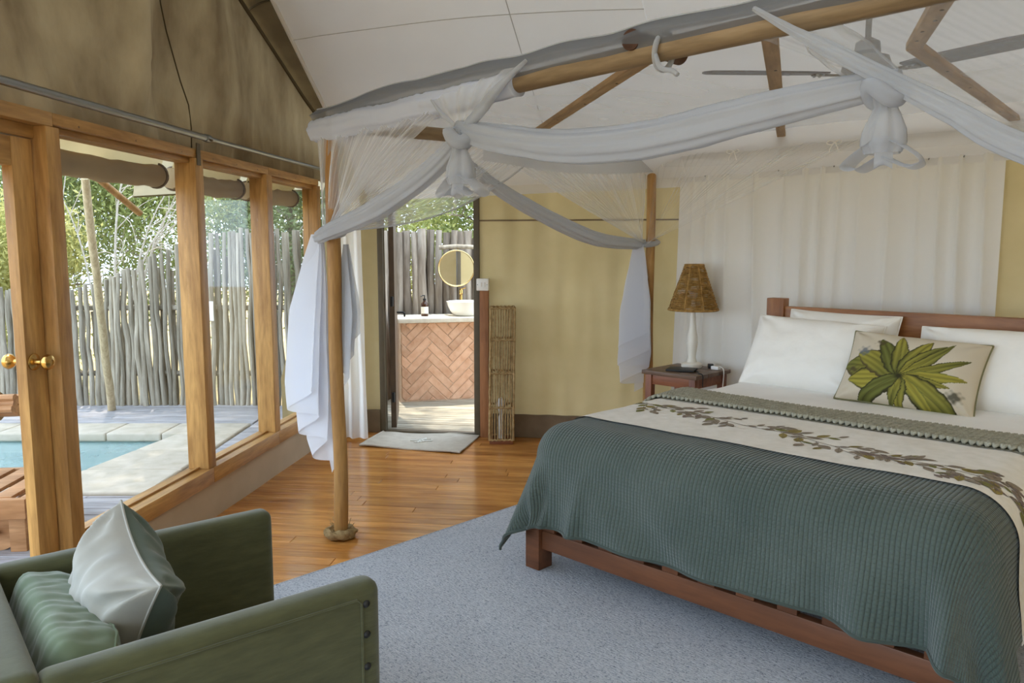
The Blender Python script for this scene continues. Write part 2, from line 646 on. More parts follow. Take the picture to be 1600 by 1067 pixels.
w1, w2 = wave(sx.outputs[0], .0165), wave(sx.outputs[1], .014)
cw = T.n('ShaderNodeMath', _operation='MULTIPLY_ADD')
cw.inputs[1].default_value = .35
T.l(w2, cw.inputs[0])
T.l(w1, cw.inputs[2])
b_ = T.bump(cw.outputs[0], .9, .006)
T.l(b_.outputs[0], p.inputs['Normal'])
n_ = T.noise(tc.outputs['UV'], 2.2, 4)
n3 = T.noise(tc.outputs['UV'], 90, 2)
r_ = T.ramp(n_.outputs[0], [(.3, S(68, 80, 73)), (.7, S(84, 94, 86))])
r3 = T.ramp(w1, [(.2, (.62, .62, .62, 1)), (.75, (1, 1, 1, 1))])
mx = T.n('ShaderNodeMix', _data_type='RGBA', _blend_type='MULTIPLY')
mx.inputs[0].default_value = .8
T.l(r_.outputs[0], mx.inputs[6])
T.l(r3.outputs[0], mx.inputs[7])
T.l(mx.outputs[2], p.inputs['Base Color'])
T.l(p.outputs[0], T.out.inputs['Surface'])
M['quilt'] = T.m

# rug: flat woven wool with dark flecks
T = NT('rug')
p = T.princ(.92, .1)
mp = T.coord('Object', (1, 1, 1))
n1 = T.noise(mp.outputs[0], 1.2, 3)
n2 = T.noise(mp.outputs[0], 130, 2, .7)
mp2 = T.coord('Object', (40, 150, 1))
n4 = T.noise(mp2.outputs[0], 1.0, 2, .6)
r1 = T.ramp(n1.outputs[0], [(.3, S(184, 187, 192)), (.7, S(197, 200, 205))])
r2 = T.ramp(n2.outputs[0], [(.30, (.30, .32, .36, 1)), (.42, (.85, .86, .9, 1)), (.6, (1, 1, 1, 1))])
r4 = T.ramp(n4.outputs[0], [(.3, (.74, .75, .78, 1)), (.6, (1.0, 1.0, 1.0, 1))])
mx = T.n('ShaderNodeMix', _data_type='RGBA', _blend_type='MULTIPLY')
mx.inputs[0].default_value = 1
T.l(r1.outputs[0], mx.inputs[6])
T.l(r2.outputs[0], mx.inputs[7])
mx2 = T.n('ShaderNodeMix', _data_type='RGBA', _blend_type='MULTIPLY')
mx2.inputs[0].default_value = 1
T.l(mx.outputs[2], mx2.inputs[6])
T.l(r4.outputs[0], mx2.inputs[7])
T.l(mx2.outputs[2], p.inputs['Base Color'])
b_ = T.bump(n4.outputs[0], .6, .006)
b2 = T.bump(n2.outputs[0], .5, .004, b_)
T.l(b2.outputs[0], p.inputs['Normal'])
T.l(p.outputs[0], T.out.inputs['Surface'])
M['rug'] = T.m

# cloth whose print is kept per point of its own surface
T = NT('printed_linen')
p = T.princ(.85, .12)
ca = T.n('ShaderNodeAttribute', _attribute_name='Col')
T.l(ca.outputs['Color'], p.inputs['Base Color'])
mp = T.coord('Object', (1, 1, 1))
n2 = T.noise(mp.outputs[0], 220, 2)
b_ = T.bump(n2.outputs[0], .2, .002)
T.l(b_.outputs[0], p.inputs['Normal'])
T.l(p.outputs[0], T.out.inputs['Surface'])
M['printed_linen'] = T.m
# ------------------------------------------------------------------ where things stand
WA = Vector((-1.677, 4.247, 0))                     # window wall: local x runs deeper, local y runs outdoors
WH = math.radians(83.5)
BA = Vector((-.27, 6.27, 0))                        # wall with the bathroom doorway: local x right, local y outdoors
BH = math.radians(-8.5)
HA = Vector((1.319, 6.03, 0))                       # wall behind the bed
HH = math.radians(-44.5)
L0 = Vector((.11, 3.55, 0))                         # left foot corner of the bed: local x across it, local y to its head
BR = math.radians(-44.5)
bx_, by_ = Vector((math.cos(BR), math.sin(BR), 0)), Vector((-math.sin(BR), math.cos(BR), 0))


def frame(A, h):
    return Matrix.Translation(A) @ Matrix.Rotation(h, 4, 'Z')


FW, FB, FH, FL = frame(WA, WH), frame(BA, BH), frame(HA, HH), frame(L0, BR)
IW, IB, IH, IL = FW.inverted(), FB.inverted(), FH.inverted(), FL.inverted()


def setf(o, A, h):
    o.location = A
    o.rotation_euler = (0, 0, h)
    return o


def empty_s(name, A, h):
    o = bpy.data.objects.new(name, None)
    COL.objects.link(o)
    o.empty_display_size = .1
    o['kind'] = 'structure'
    return setf(o, A, h)


def boxp(name, lo, hi, m, parent, bevel=.004, smooth=True):
    return MB().box(lo, hi).build(name, m, parent, bevel=bevel, smooth=smooth)


# ------------------------------------------------------------------ ground and floors
o = MB().box((-30, -20, -.9), (30, 45, -.75)).build('ground', M['ground'])
struct(o)

fl = MB().box((-6.3, -.02, -.10), (2.2, 6.5, -.014)).build('floor', M['bed_wood'])
# local x = along window wall; local y -> right (mirrored by rotation), so planks are laid in the wall's own frame
fl.data.transform(Matrix.Scale(-1, 4, (0, 1, 0)))
fl.data.flip_normals()
setf(fl, WA, WH)
struct(fl)
s = -1.6
row = 0
while s < 2.16:
    wd = .088
    t = -.02
    cut = random.uniform(.5, 2.0)
    while t < 3.3:
        e = min(cut, 3.3)
        q = MB().box((s, -e + .001, -.0135), (s + wd - .0016, -t - .001, 0)).build('floor_plank', M['floor_board'], fl, bevel=.0015, seg=1)
        t = e
        cut = e + random.uniform(1.3, 2.4)
    s += wd
    row += 1

# ------------------------------------------------------------------ window wall
wl = MB()
wl.grid(lambda u, v: (-1.09 + 3.27 * u, .012 + .006 * nz(u * 9, v * 2), .0 + .22 * v), 40, 4)
o = wl.build('wall_left', M['sill_canvas'], None, smooth='all')
setf(o, WA, WH)
struct(o)
wall_left = o
MB().box((-1.09, .03, 0), (2.18, .10, .205)).build('sill_backing', M['sill_canvas'], o)


def gable(u, v):
    s = -3.6 + 5.9 * u
    z0 = 2.035
    ztop = lin(s, (-1.9, 4.3), (.6, 3.02), (1.62, 2.62), (2.3, 2.40))
    z = z0 + (ztop - z0) * v
    y = .03
    h = z - z0
    # broad folds fanning out from the posts, a pinch at the seam
    y -= .075 * math.exp(-((s + .44 + .10 * h) / (.05 + .13 * h)) ** 2) * min(1, h * 3)
    y += .07 * math.exp(-((s + .95 + .2 * h) / .28) ** 2) * min(1, h * 2)
    y += .04 * math.exp(-((s + .16 + .02 * h) / .13) ** 2) * min(1, h * 4)
    y -= .05 * math.exp(-((s - .55 + .42 * h) / .25) ** 2) * min(1, h * 3)
    y += .012 * math.exp(-((h - .34) / .03) ** 2) * math.exp(-((s + .7) / .6) ** 2)
    y += .024 * math.sin(s * 42 + 2 * nz(s * 3)) * math.exp(-((h - .05) / .16) ** 2) * (.5 + nz(s * 2.3, 7))
    y += .03 * math.exp(-((s + .25 - .1 * h) / .14) ** 2) * math.exp(-((h - .3) / .35) ** 2)
    y -= .02 * math.exp(-((s - .35 + .3 * h) / .12) ** 2)
    y += .018 * nz(s * 1.7, z * 1.3, 3) + .008 * nz(s * 9, z * 2.0, 5) * math.exp(-(h / .35) ** 2)
    return (s, y, z)


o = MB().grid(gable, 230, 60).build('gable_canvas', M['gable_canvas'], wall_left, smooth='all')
sm = MB()
pts = []
for k in range(15):
    z = 2.04 + 1.6 * k / 14
    s = lin(z, (2.04, -.02), (2.17, .03), (2.5, -.09), (3.4, -.42))
    y = gable((s + 3.6) / 5.9, (z - 2.035) / (lin(s, (-1.9, 4.3), (.6, 3.02)) - 2.035))[1]
    pts.append((s, y - .004, z))
sm.tube(pts, .0032, 6)
sm.build('seam', M['seam'], wall_left, smooth=True)

# jamb and header of the door bay
tr = empty_s('trim_1', WA, WH)
boxp('jamb_post', (-1.155, 0, 0), (-1.075, .16, 1.985), M['frame_wood'], tr)
boxp('header_beam', (-3.2, -.002, 1.985), (-1.113, .14, 2.04), M['frame_wood_x'], tr)
boxp('header_stop', (-3.2, .05, 1.935), (-1.155, .10, 1.985), M['frame_wood_x'], tr)

win = []
segs = [(-1.075, -.034), (.052, .86), (.945, 1.76)]
for i, (a, b) in enumerate(segs):
    w = empty_s('window_%d' % (i + 1), WA, WH)
    win.append(w)
    pw = .086 if i < 2 else .07
    boxp('post', (b, -.003, .30), (b + pw, .115, 1.993), M['frame_wood'], w)
    boxp('head_beam', (a - (.036 if i == 0 else .040), 0, 1.993), (b + .043, .12, 2.04), M['frame_wood_x'], w)
    boxp('head_stop', (a, .028, 1.966), (b, .11, 1.993), M['frame_wood_x'], w)
    boxp('sill', (a - (.012 if i == 0 else .043), -.012, .212), (b + .043 + (.4 if i == 2 else 0), .13, .30), M['frame_wood_x'], w, bevel=.006)
    MB().box((a, .066, .30), (b, .072, 1.975)).build('pane', M['glass'], w)
    boxp('glazing_bead', (a, .05, .30), (b, .065, .312), M['frame_wood_x'], w, .002)
    nl = MB()
    for k in range(3):
        x = a + .12 + (b - a - .24) * k / 2
        nl.lathe([(.006, -.004), (.005, 0)], 8, Matrix.Translation((x, 0, 2.008)) @ Matrix.Rotation(PI / 2, 4, 'X') @ Matrix.Translation((0, 0, .0)))
    nl.build('nail_heads', M['brown_steel'], w)

# door in the window wall: stile, rails, pane, two brass knobs
dr = empty_s('door_1', WA, WH)
boxp('stile', (-1.275, .055, .02), (-1.165, .10, 1.93), M['frame_wood'], dr)
boxp('top_rail', (-2.05, .056, 1.82), (-1.275, .099, 1.93), M['frame_wood_x'], dr)
boxp('bottom_rail', (-2.05, .056, .02), (-1.275, .099, .20), M['frame_wood_x'], dr)
boxp('stile', (-2.16, .055, .02), (-2.05, .10, 1.93), M['frame_wood'], dr)
MB().box((-2.05, .074, .20), (-1.275, .080, 1.82)).build('pane', M['glass'], dr)
for sgn, y0 in ((-1, .055), (1, .10)):
    m = Matrix.Translation((-1.235, y0, 1.07)) @ Matrix.Rotation(PI / 2 * (1 if sgn < 0 else -1), 4, 'X')
    k = MB().lathe([(.033, 0), (.033, .004), (.028, .008), (.012, .011), (.011, .034), (.018, .040), (.028, .050), (.031, .060), (.027, .071), (.014, .077), (.011, .0775), (.010, .074)], 28, m)
    k.build('knob', M['brass'], dr, smooth=True)

# steel tube across the gable with its telescoping joint and the strap that carries it
tb = thing('curtain_tube', 'thin grey steel tube running along the canvas above the windows', 'tube', WA, WH)
MB().tube([(-3.0, -.03, 2.10), (.05, -.03, 2.103)], .017, 14).build('tube', M['steel'], tb, smooth=True)
MB().tube([(.05, -.03, 2.103), (2.1, -.03, 2.12)], .0125, 14).build('inner_tube', M['steel'], tb, smooth=True)
MB().tube([(.03, -.03, 2.103), (.075, -.03, 2.104)], .021, 14).build('collar', M['steel'], tb, smooth=True)
MB().tube([(.055, -.03, 2.1), (.055, -.062, 2.09)], .006, 8).build('bolt', M['dark_steel'], tb, smooth=True)
br = MB().box((-.018, -.010, 1.955), (.018, -.003, 2.07)).build('tube_bracket', M['dark_steel'], None, bevel=.002)
setf(br, WA, WH)
tag(br, 'short dark steel strap bolted where the tube crosses the middle window post', 'bracket')

# rolled canvas blinds hanging outside the windows and outside the door
names = ['rolled canvas blind above the widest window, nearest the door', 'rolled canvas blind above the middle window', 'rolled canvas blind above the narrow window nearest the net']
bsegs = [(-1.06, -.05), (.06, .85), (.955, 1.75)]
for i, (a, b) in enumerate(bsegs):
    t = thing('rolled_blind', names[i], 'blind', WA, WH, 'rolled canvas blinds on the window wall')
    zc = 1.895

    def sheet(u, v, a=a, b=b):
        s = a + (b - a) * u
        return (s, .155 + .008 * nz(s * 5, v * 2) + .035 * (1 - v) ** 2, zc + .03 + .14 * v)
    MB().grid(sheet, 24, 8).build('canvas_sheet', M['blind'], t, smooth='all')
    pts = [(a + (b - a) * k / 14, .19, zc + .012 * nz(k * .6, i * 3) - .015 * math.sin(PI * k / 14)) for k in range(15)]
    MB().tube(pts, [.056 + .006 * nz(k * .8, 9 + i) for k in range(15)], 18, fluted=(.02, 3), twist=2).build('roll', M['blind_roll'], t, smooth=True)
    for x in (a + .03, b - .03):
        MB().tube([(x + .0, .19 + .063 * math.cos(q), zc + .063 * math.sin(q)) for q in [2 * PI * k / 20 for k in range(20)]], .006, 6, closed=True).build('strap', M['brown_steel'], t, smooth=True)
t = thing('rolled_blind', 'rolled canvas blind above the glazed door at the left edge', 'blind', WA, WH, 'rolled canvas blinds on the window wall')
MB().tube([(-2.1, .19, 1.88), (-1.28, .19, 1.87)], .06, 18, fluted=(.02, 3)).build('roll', M['blind_roll'], t, smooth=True)
MB().grid(lambda u, v: (-2.1 + .82 * u, .16, 1.90 + .13 * v), 6, 4).build('canvas_sheet', M['blind'], t, smooth='all')

# ------------------------------------------------------------------ wall with the bathroom doorway
X0, X1 = -1.20, 1.62


def drape(x, z, seed, amp=.02):
    return 1.9 * amp * (nz(x * 3.1, z * .55, seed) + .5 * nz(x * 8, z * 1.1, seed + 4))


wb_ = MB()
wb_.grid(lambda u, v: (.010 + (X1 - .010) * u, drape(.010 + (X1 - .010) * u, v * 2.3, 1, .022) + .012 * math.sin(u * 23 + 3 * v) * max(0, v - .75) * 3, .19 + 2.1 * v), 90, 60)
wb_.grid(lambda u, v: (X0 + .37 * u, .01 + drape(u * .4, v * 2.1, 7, .012) - .03 * math.sin(PI * u) ** 2, .19 + 2.1 * v), 16, 30)
wall_back = wb_.build('wall_back', M['canvas'], None, smooth='all')
setf(wall_back, BA, BH)
struct(wall_back)
MB().grid(lambda u, v: (.010 + (X1 - .010) * u, -.004 + drape(.010 + (X1 - .010) * u, 1.47, 1, .022) - .003, 1.735 + .012 * v), 90, 1).build('seam', M['band'], wall_back, smooth='all')
bs = MB()
bs.box((.012, -.016, 0), (X1, .03, .19))
bs.box((X0, -.026, 0), (X0 + .37, .03, .19))
o = bs.build('baseboard_back', M['band'], None, bevel=.004)
setf(o, BA, BH)
struct(o)

d2 = empty_s('door_2', BA, BH)
boxp('jamb', (-.83, -.02, 0), (-.785, .04, 2.2), M['dark_steel'], d2, .003)
boxp('jamb', (-.035, -.02, 0), (.012, .04, 2.2), M['dark_steel'], d2, .003)
boxp('threshold', (-.83, -.02, 0), (.012, .05, .022), M['dark_steel'], d2, .003)
lf = MB().box((-.022, 0, .03), (.022, .66, 2.1)).build('door_leaf', M['brown_steel'], d2, bevel=.003)
lf.location = (-.735, .05, 0)
lf.rotation_euler = (0, 0, math.radians(15))
for z in (.25, 1.05, 1.9):
    MB().tube([(.0, -.012, z), (.0, -.012, z + .08)], .013, 10).build('hinge', M['black'], lf, smooth=True)
la = MB()
la.tube([(.02, .5, .96), (.08, .5, .96), (.09, .5, .95), (.09, .5, .92)], .008, 8)
la.build('latch', M['black'], lf, smooth=True)

# ------------------------------------------------------------------ wall behind the bed
wh = MB()
wh.grid(lambda u, v: (-.02 + 4.4 * u, .02 + drape(4.4 * u, v * 2.2, 12, .02), .19 + 2.2 * v), 90, 40)
o = wh.build('wall_right', M['canvas'], None, smooth='all')
setf(o, HA, HH)
struct(o)
o = MB().box((.0, -.005, 0), (4.4, .03, .19)).build('baseboard_right', M['band'], None, bevel=.004)
setf(o, HA, HH)
struct(o)

# the rest of the tent behind the camera: canvas side and front, its front flaps standing open on the left
so_ = MB()
p0, p1 = FH @ Vector((4.35, 0, 0)), Vector((4.6, -2.0, 0))
so_.grid(lambda u, v: tuple(p0.lerp(p1, u) + Vector((.03 * nz(u * 6, v), 0, 4.6 * v))), 20, 16)
o = so_.build('wall_side', M['canvas'], None, smooth='all')
struct(o)
so_ = MB()
so_.grid(lambda u, v: (4.6 - 4.4 * u, -2.0 + .03 * nz(u * 6, v), 4.6 * v), 20, 16)
so_.grid(lambda u, v: (-2.9 + 3.1 * u, -2.0 + .03 * nz(u * 6, v), 1.9 + 2.7 * v), 20, 16)
o = so_.build('wall_front', M['canvas'], None, smooth='all')
struct(o)

# ------------------------------------------------------------------ white liner under the tent roof
tan1 = math.tan(math.radians(29))
LE = FB @ Vector((-.90, -.03, 0))                  # left end of the liner's eave
CR = FB @ Vector((X1 - .02, -.03, 0)) - Vector((0, .06, 0))
HR = FH @ Vector((4.4, -.05, 0))
wdir = Vector((math.cos(WH), math.sin(WH), 0))
cl = MB()


def liner_a(u, v):
    # from the eave over the doorway wall up towards the camera, its left edge parallel to the window wall
    e = LE.lerp(CR, u)
    run = 3.4 * v
    d = (-wdir).lerp(Vector((-.38, -.92, 0)).normalized() * 1.0, u)
    p = e + d * run
    z = 1.97 + .08 * u + run * tan1 - .02 * math.sin(PI * min(1, v * 1.0)) + .006 * nz(u * 3, v * 3, 2)
    z += .012 * nz(u * 40, v * .7, 8) * math.exp(-(u / .06) ** 2)
    return (p.x, p.y, z)


def liner_b(u, v):
    e = CR.lerp(HR, u)
    run = 3.4 * v
    d = Vector((-.38, -.92, 0)).normalized().lerp(Vector((-.70, -.71, 0)), min(1, u * 2))
    p = e + d * run
    return (p.x, p.y, 2.05 + run * tan1 - .02 * math.sin(PI * v) + .006 * nz(u * 3 + 9, v * 3, 2))


cl.grid(liner_a, 60, 40)
cl.grid(liner_b, 60, 40)
ceil = cl.build('ceiling', M['liner'], None, smooth='all')
struct(ceil)
ed = MB().tube([Vector(liner_a(0, k / 20)) for k in range(21)], .014, 8)
ed.build('liner_hem', M['liner'], ceil, smooth=True)
sm = MB()
sm.tube([Vector(liner_a(u, .435 + .015 * math.sin(u * 3))) - Vector((0, 0, .003)) for u in [k / 24 for k in range(25)]], .0025, 5)
sm.tube([Vector(liner_a(.62 + .05 * k / 10, k / 10)) - Vector((0, 0, .003)) for k in range(11)], .0025, 5)
sm.build('liner_seam', M['liner_seam'], ceil)
fp = MB()
fp.grid(lambda u, v: Vector(liner_a(u, 0)) + Vector((0, .006 * nz(u * 14, v), -.07 * v)), 60, 3)
fp.grid(lambda u, v: Vector(liner_b(u, 0)) + Vector((0, .01 * nz(u * 14, v, 4), .02 - .06 * v)), 60, 3)
fp.build('liner_flap', M['liner'], ceil, smooth='all')

# outer tent roof over the liner: its dark underside shows between the gable and the liner's edge
ro = MB()
def fly(u, v):
    s = 2.75 - 9.5 * v
    p = FW @ Vector((s, .12 - 6.5 * u, 0))
    z = lin(s, (-1.9, 4.32), (.6, 3.04), (1.62, 2.64), (2.35, 2.40), (2.75, 2.28)) + .10 * min(1, u * 4)
    return (p.x, p.y, z + .012 * nz(u * 5, v * 9, 1))
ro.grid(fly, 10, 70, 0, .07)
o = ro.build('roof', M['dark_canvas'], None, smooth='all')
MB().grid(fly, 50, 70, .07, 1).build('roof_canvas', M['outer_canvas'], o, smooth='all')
struct(o)
sm = MB()
sm.tube([FW @ Vector((2.3 - 3.0 * k / 30, .02, lin(2.3 - 3.0 * k / 30, (-1.9, 4.3), (.6, 3.02), (1.62, 2.62), (2.3, 2.4)) - .015)) for k in range(31)], .012, 8)
sm.build('roof_seam', M['seam'], o, smooth=True)
sm = MB()
sm.tube([Vector(fly(.005 + .07 * k / 10, .205 + .01 * math.sin(k / 10 * PI))) - Vector((0, 0, .004)) for k in range(11)], .006, 6)
sm.build('roof_seam', M['seam'], o, smooth=True)
# ------------------------------------------------------------------ outdoors: deck, pool, fence, trees
dk = MB()
dk.box((-8, 1.5, -.10), (-1.72, 4.75, -.045))
dk.box((-2.3, 4.75, -.10), (-1.60, 7.7, -.045))
dk.box((-8, 6.75, -.10), (-2.3, 7.75, -.045))
deck = dk.build('floor_deck', M['ground'], None)
struct(deck)


def boards(parent, x0, x1, y0, y1, step, m, name='deck_board', lmin=1.6, lmax=2.8, z=-.012, rightfn=None):
    y = y0
    while y < y1 - .02:
        xr = rightfn(y) if rightfn else x1
        x = x0
        while x < xr - .02:
            e = min(x + random.uniform(lmin, lmax), xr)
            if xr - e < .3:
                e = xr
            MB().box((x + .0015, y, z - .03), (e - .0015, min(y + step, y1) - .006, z + random.uniform(-.0015, .0015))).build(name, m, parent, bevel=.003, seg=1)
            x = e
        y += step


wallx = lambda y: (FW @ Vector((y - 4.3, .14, 0))).x
boards(deck, -5.4, 0, 2.9, 4.72, .105, M['deck_board'], rightfn=wallx)
boards(deck, -2.28, 0, 4.75, 7.66, .105, M['deck_board'], rightfn=wallx)
boards(deck, -6.2, -2.3, 6.80, 7.66, .105, M['deck_board'])

# pool: shell, water, coping stones
pl = thing('swimming_pool', 'pale turquoise plunge pool sunk in the deck outside the windows', 'pool', (-4.3, 5.7, -.1))
wy0, wy1 = 5.0, 6.40
xr = lambda y: -2.74 - (6.40 - y) * .17
wxl = -6.6
def loc(p):
    return (p[0] + 4.3, p[1] - 5.7, p[2] + .1)
sh = MB()
R = [(wxl, wy0), (xr(wy0), wy0), (xr(wy1), wy1), (wxl, wy1)]
for i in range(4):
    a, b = R[i], R[(i + 1) % 4]
    sh.poly([loc((*a, -.02)), loc((*b, -.02)), loc((*b, -.72)), loc((*a, -.72))])
sh.poly([loc((*q, -.72)) for q in R])
# a shallow bathing shelf round two sides
sh.prism([(wxl + 4.3, wy1 - .30 - 5.7), (xr(wy1) - .34 + 4.3, wy1 - .30 - 5.7), (xr(wy0) - .34 + 4.3, wy0 - 5.7), (xr(wy0) + 4.3, wy0 - 5.7), (xr(wy1) + 4.3, wy1 - 5.7), (wxl + 4.3, wy1 - 5.7)], -.56, -.12)
sh.build('pool_shell', M['plaster'], pl)
MB().grid(lambda u, v: loc((wxl + (xr(wy0 + (wy1 - wy0) * v) - wxl) * u, wy0 + (wy1 - wy0) * v, -.085)), 30, 16).build('water', M['water'], pl, smooth='all')
x = -6.6
while x < -2.31:
    e = min(x + .46, -2.30)
    if -2.30 - e < .2:
        e = -2.30
    MB().box(loc((x + .003, 6.36, -.075)), loc((e - .003, 6.76, -.004))).build('coping_stone', M['stone'], pl, bevel=.018, seg=3, smooth=True)
    x = e
y = 4.76
while y < 6.3:
    e = min(y + .53, 6.355)
    a0, a1 = xr(y) - .04, xr(e) - .04
    MB().prism([tuple(loc((a0, y + .003, 0))[:2]), tuple(loc((-2.30, y + .003, 0))[:2]), tuple(loc((-2.30, e - .003, 0))[:2]), tuple(loc((a1, e - .003, 0))[:2])], .025, .096).build('coping_stone', M['stone'], pl, bevel=.018, seg=3, smooth=True)
    y = e
x = -6.6
while x < -3.2:
    e = min(x + .53, -3.02)
    MB().box(loc((x + .003, 4.76, -.075)), loc((e - .003, 5.04, -.004))).build('coping_stone', M['stone'], pl, bevel=.018, seg=3, smooth=True)
    x = e


# fences of upright poles
def pole_mesh(seed, m, wob=1.0):
    mb = MB()
    n = 9
    pts, rr = [], []
    for k in range(n):
        t = k / (n - 1)
        pts.append((wob * .032 * nz(seed * 3.1, t * 3.4), wob * .026 * nz(seed * 5.7, t * 3.4, 4), t))
        rr.append(.026 + .007 * nz(seed * 2.3, t * 3, 9) - .006 * t)
    mb.tube(pts, rr, 9)
    return mb.data('fence_pole', m, smooth=True)


PV = [pole_mesh(k, M['fence_pole']) for k in range(10)]
PB = [pole_mesh(k + 20, M['bath_pole'], .35) for k in range(8)]
fc = thing('pole_fence', 'tall fence of weathered grey upright poles beyond the pool', 'fence', (-4.0, 7.6, -.05))
x = -6.6
while x < -1.25:
    ytop = lin(x, (-6.6, 1.05), (-4.9, 1.14), (-4.2, 1.16), (-3.7, 1.33), (-3.35, 1.50), (-3.12, 1.66), (-3.0, 1.70), (-1.2, 1.70))
    o = link('fence_pole', random.choice(PV), fc)
    o.location = (x + 4.0, random.uniform(-.02, .02), 0)
    sc = random.uniform(.85, 1.2)
    o.scale = (sc, sc, ytop + .05 + random.uniform(-.03, .025))
    o.rotation_euler = (random.uniform(-.012, .012), random.uniform(-.02, .02), random.uniform(0, 6.3))
    x += .056 * random.uniform(.8, 1.2)
x = -6.6
while x < -1.3:
    ytop = lin(x, (-6.6, .9), (-4.2, 1.05), (-3.7, 1.2), (-3.35, 1.38), (-3.0, 1.58), (-1.2, 1.6))
    o = link('fence_pole', random.choice(PV), fc)
    o.location = (x + 4.0, .10 + random.uniform(-.02, .02), 0)
    o.scale = (.9, .9, ytop + random.uniform(-.2, .1))
    o.rotation_euler = (random.uniform(-.015, .015), random.uniform(-.03, .03), random.uniform(0, 6.3))
    x += .095 * random.uniform(.7, 1.3)
for z in (.35, 1.0):
    MB().tube([(-2.6, .055, z), (2.6, .055, z)], .028, 9).build('cross_rail', M['fence_pole'], fc, smooth=True)
# small plate on the fence
sg = MB().box((-.155, -.012, -.095), (.155, 0, .095)).build('notice_plate', M['white_plastic'], None, bevel=.003)
sg.location = (aty(309, 486, 7.53))
tag(sg, 'small white notice plate fixed to the pole fence', 'sign')

# leaning stay pole and the awning that it holds
b0, b1 = Vector((-3.83, 7.35, -.012)), Vector((-3.28, 6.10, 2.06))
sp = MB().tube([b0.lerp(b1, k / 8) + Vector((.012 * nz(k * .7), 0, 0)) for k in range(9)], [.036 - .006 * k / 8 for k in range(9)], 12).build('leaning_pole', M['pale_pole'], None, smooth=True)
tag(sp, 'slender bare pole leaning inwards on the deck before the fence', 'pole')
aw = thing('awning', 'pale canvas awning sloping out from the tent above the windows', 'awning', (0, 0, 0))
Q0, Q1 = FW @ Vector((-.2, .20, 2.30)), FW @ Vector((2.6, .20, 2.30))
Q3, Q2 = aty(208, 307, 6.0), aty(505, 297, 7.4)


def awn(u, v):
    p = Q0.lerp(Q1, u).lerp(Q3.lerp(Q2, u), v)
    p.z -= .05 * math.sin(PI * v) * (1 - .4 * math.sin(PI * u)) + .03 * math.sin(PI * u) * (v - .5) * -1
    return p


MB().grid(awn, 24, 12).build('canvas_sheet', M['awning'], aw, smooth='all')
MB().tube([Vector(awn(u, 1)) for u in [k / 20 for k in range(21)]], .012, 6).build('hem', M['piping'], aw, smooth=True)
MB().tube([aty(150, 276, 5.6), aty(218, 333, 6.15)], .026, 10).build('rafter_pole', M['pole_wood'], aw, smooth=True)

# beige canvas flap hanging outside at the tent's corner
fa = MB()
c0 = Vector((-2.02, 6.75, 0))


def flap(u, v):
    top = lin(u, (0, .25), (.35, .75), (1, 1.12))
    z = .02 + (1.5 * top) * v
    return (c0.x + .48 * u, c0.y + .05 * math.sin(u * 7) + .03 * nz(u * 4, z * 2), z)


fa.grid(flap, 24, 24)
o = fa.build('canvas_flap', M['canvas'], None, smooth='all')
tag(o, 'loose beige canvas flap outside the narrow window beside the net', 'canvas flap')

# sun lounger, its near end in view
lg = thing('sun_lounger', 'wooden sun lounger with a wheel on the deck beside the door', 'sun lounger', (-2.46, 4.32, -.012), math.radians(186))
boxp('side_rail', (.0, -.02, .20), (1.9, .02, .30), M['lounger_wood'], lg, .006)
boxp('side_rail', (.0, .56, .20), (1.9, .60, .30), M['lounger_wood'], lg, .006)
boxp('end_rail', (.0, .02, .20), (.04, .56, .30), M['lounger_wood'], lg, .006)
for y in (.08, .46):
    boxp('leg', (.05, y, .0), (.13, y + .05, .20), M['lounger_wood'], lg, .006)
for y in (.10, .44):
    MB().tube([(.20, y, .10), (.20, y + .04, .10)], .10, 24).build('wheel', M['lounger_wood'], lg, smooth=True)
MB().tube([(.20, .05, .10), (.20, .53, .10)], .015, 10).build('axle', M['lounger_wood'], lg, smooth=True)
for k in range(14):
    boxp('slat', (.08 + .125 * k, .02, .285), (.17 + .125 * k, .56, .305), M['lounger_wood'], lg, .004)
m = Matrix.Translation((.55, 0, .30)) @ Matrix.Rotation(math.radians(-38), 4, 'Y')
MB().tube([m @ Vector((0, -.04, .02)), m @ Vector((-.5, -.04, .02))], .02, 8).build('brace', M['lounger_wood'], lg, smooth=True)

# rolled reed mat tied with cord
rl = thing('rolled_mat', 'rolled wooden slat mat tied with cord, at the left edge outside', 'mat', (-3.20, 4.95, -.14))
for k in range(9):
    a = 2 * PI * k / 9
    r_ = .055 if k % 2 else .03
    MB().tube([(-1.1, r_ * math.cos(a), .62 + r_ * math.sin(a)), (.02, r_ * math.cos(a) - .25 * 0, .56 + r_ * math.sin(a) + .1)], .026, 8).build('slat', M['lounger_wood'], rl, smooth=True)
MB().tube([(-.12, .088 * math.cos(q), .645 + .088 * math.sin(q)) for q in [2 * PI * k / 20 for k in range(20)]], .01, 6, closed=True).build('cord', M['rope'], rl, smooth=True)
MB().tube([(-.12, -.085, .66), (-.10, -.12, .60), (-.11, -.11, .5)], .007, 6).build('cord_end', M['rope'], rl, smooth=True)
for xx in (-1.0, -.25):
    MB().box((xx - .03, -.03, 0), (xx + .03, .03, .60)).build('support', M['lounger_wood'], rl, bevel=.005)

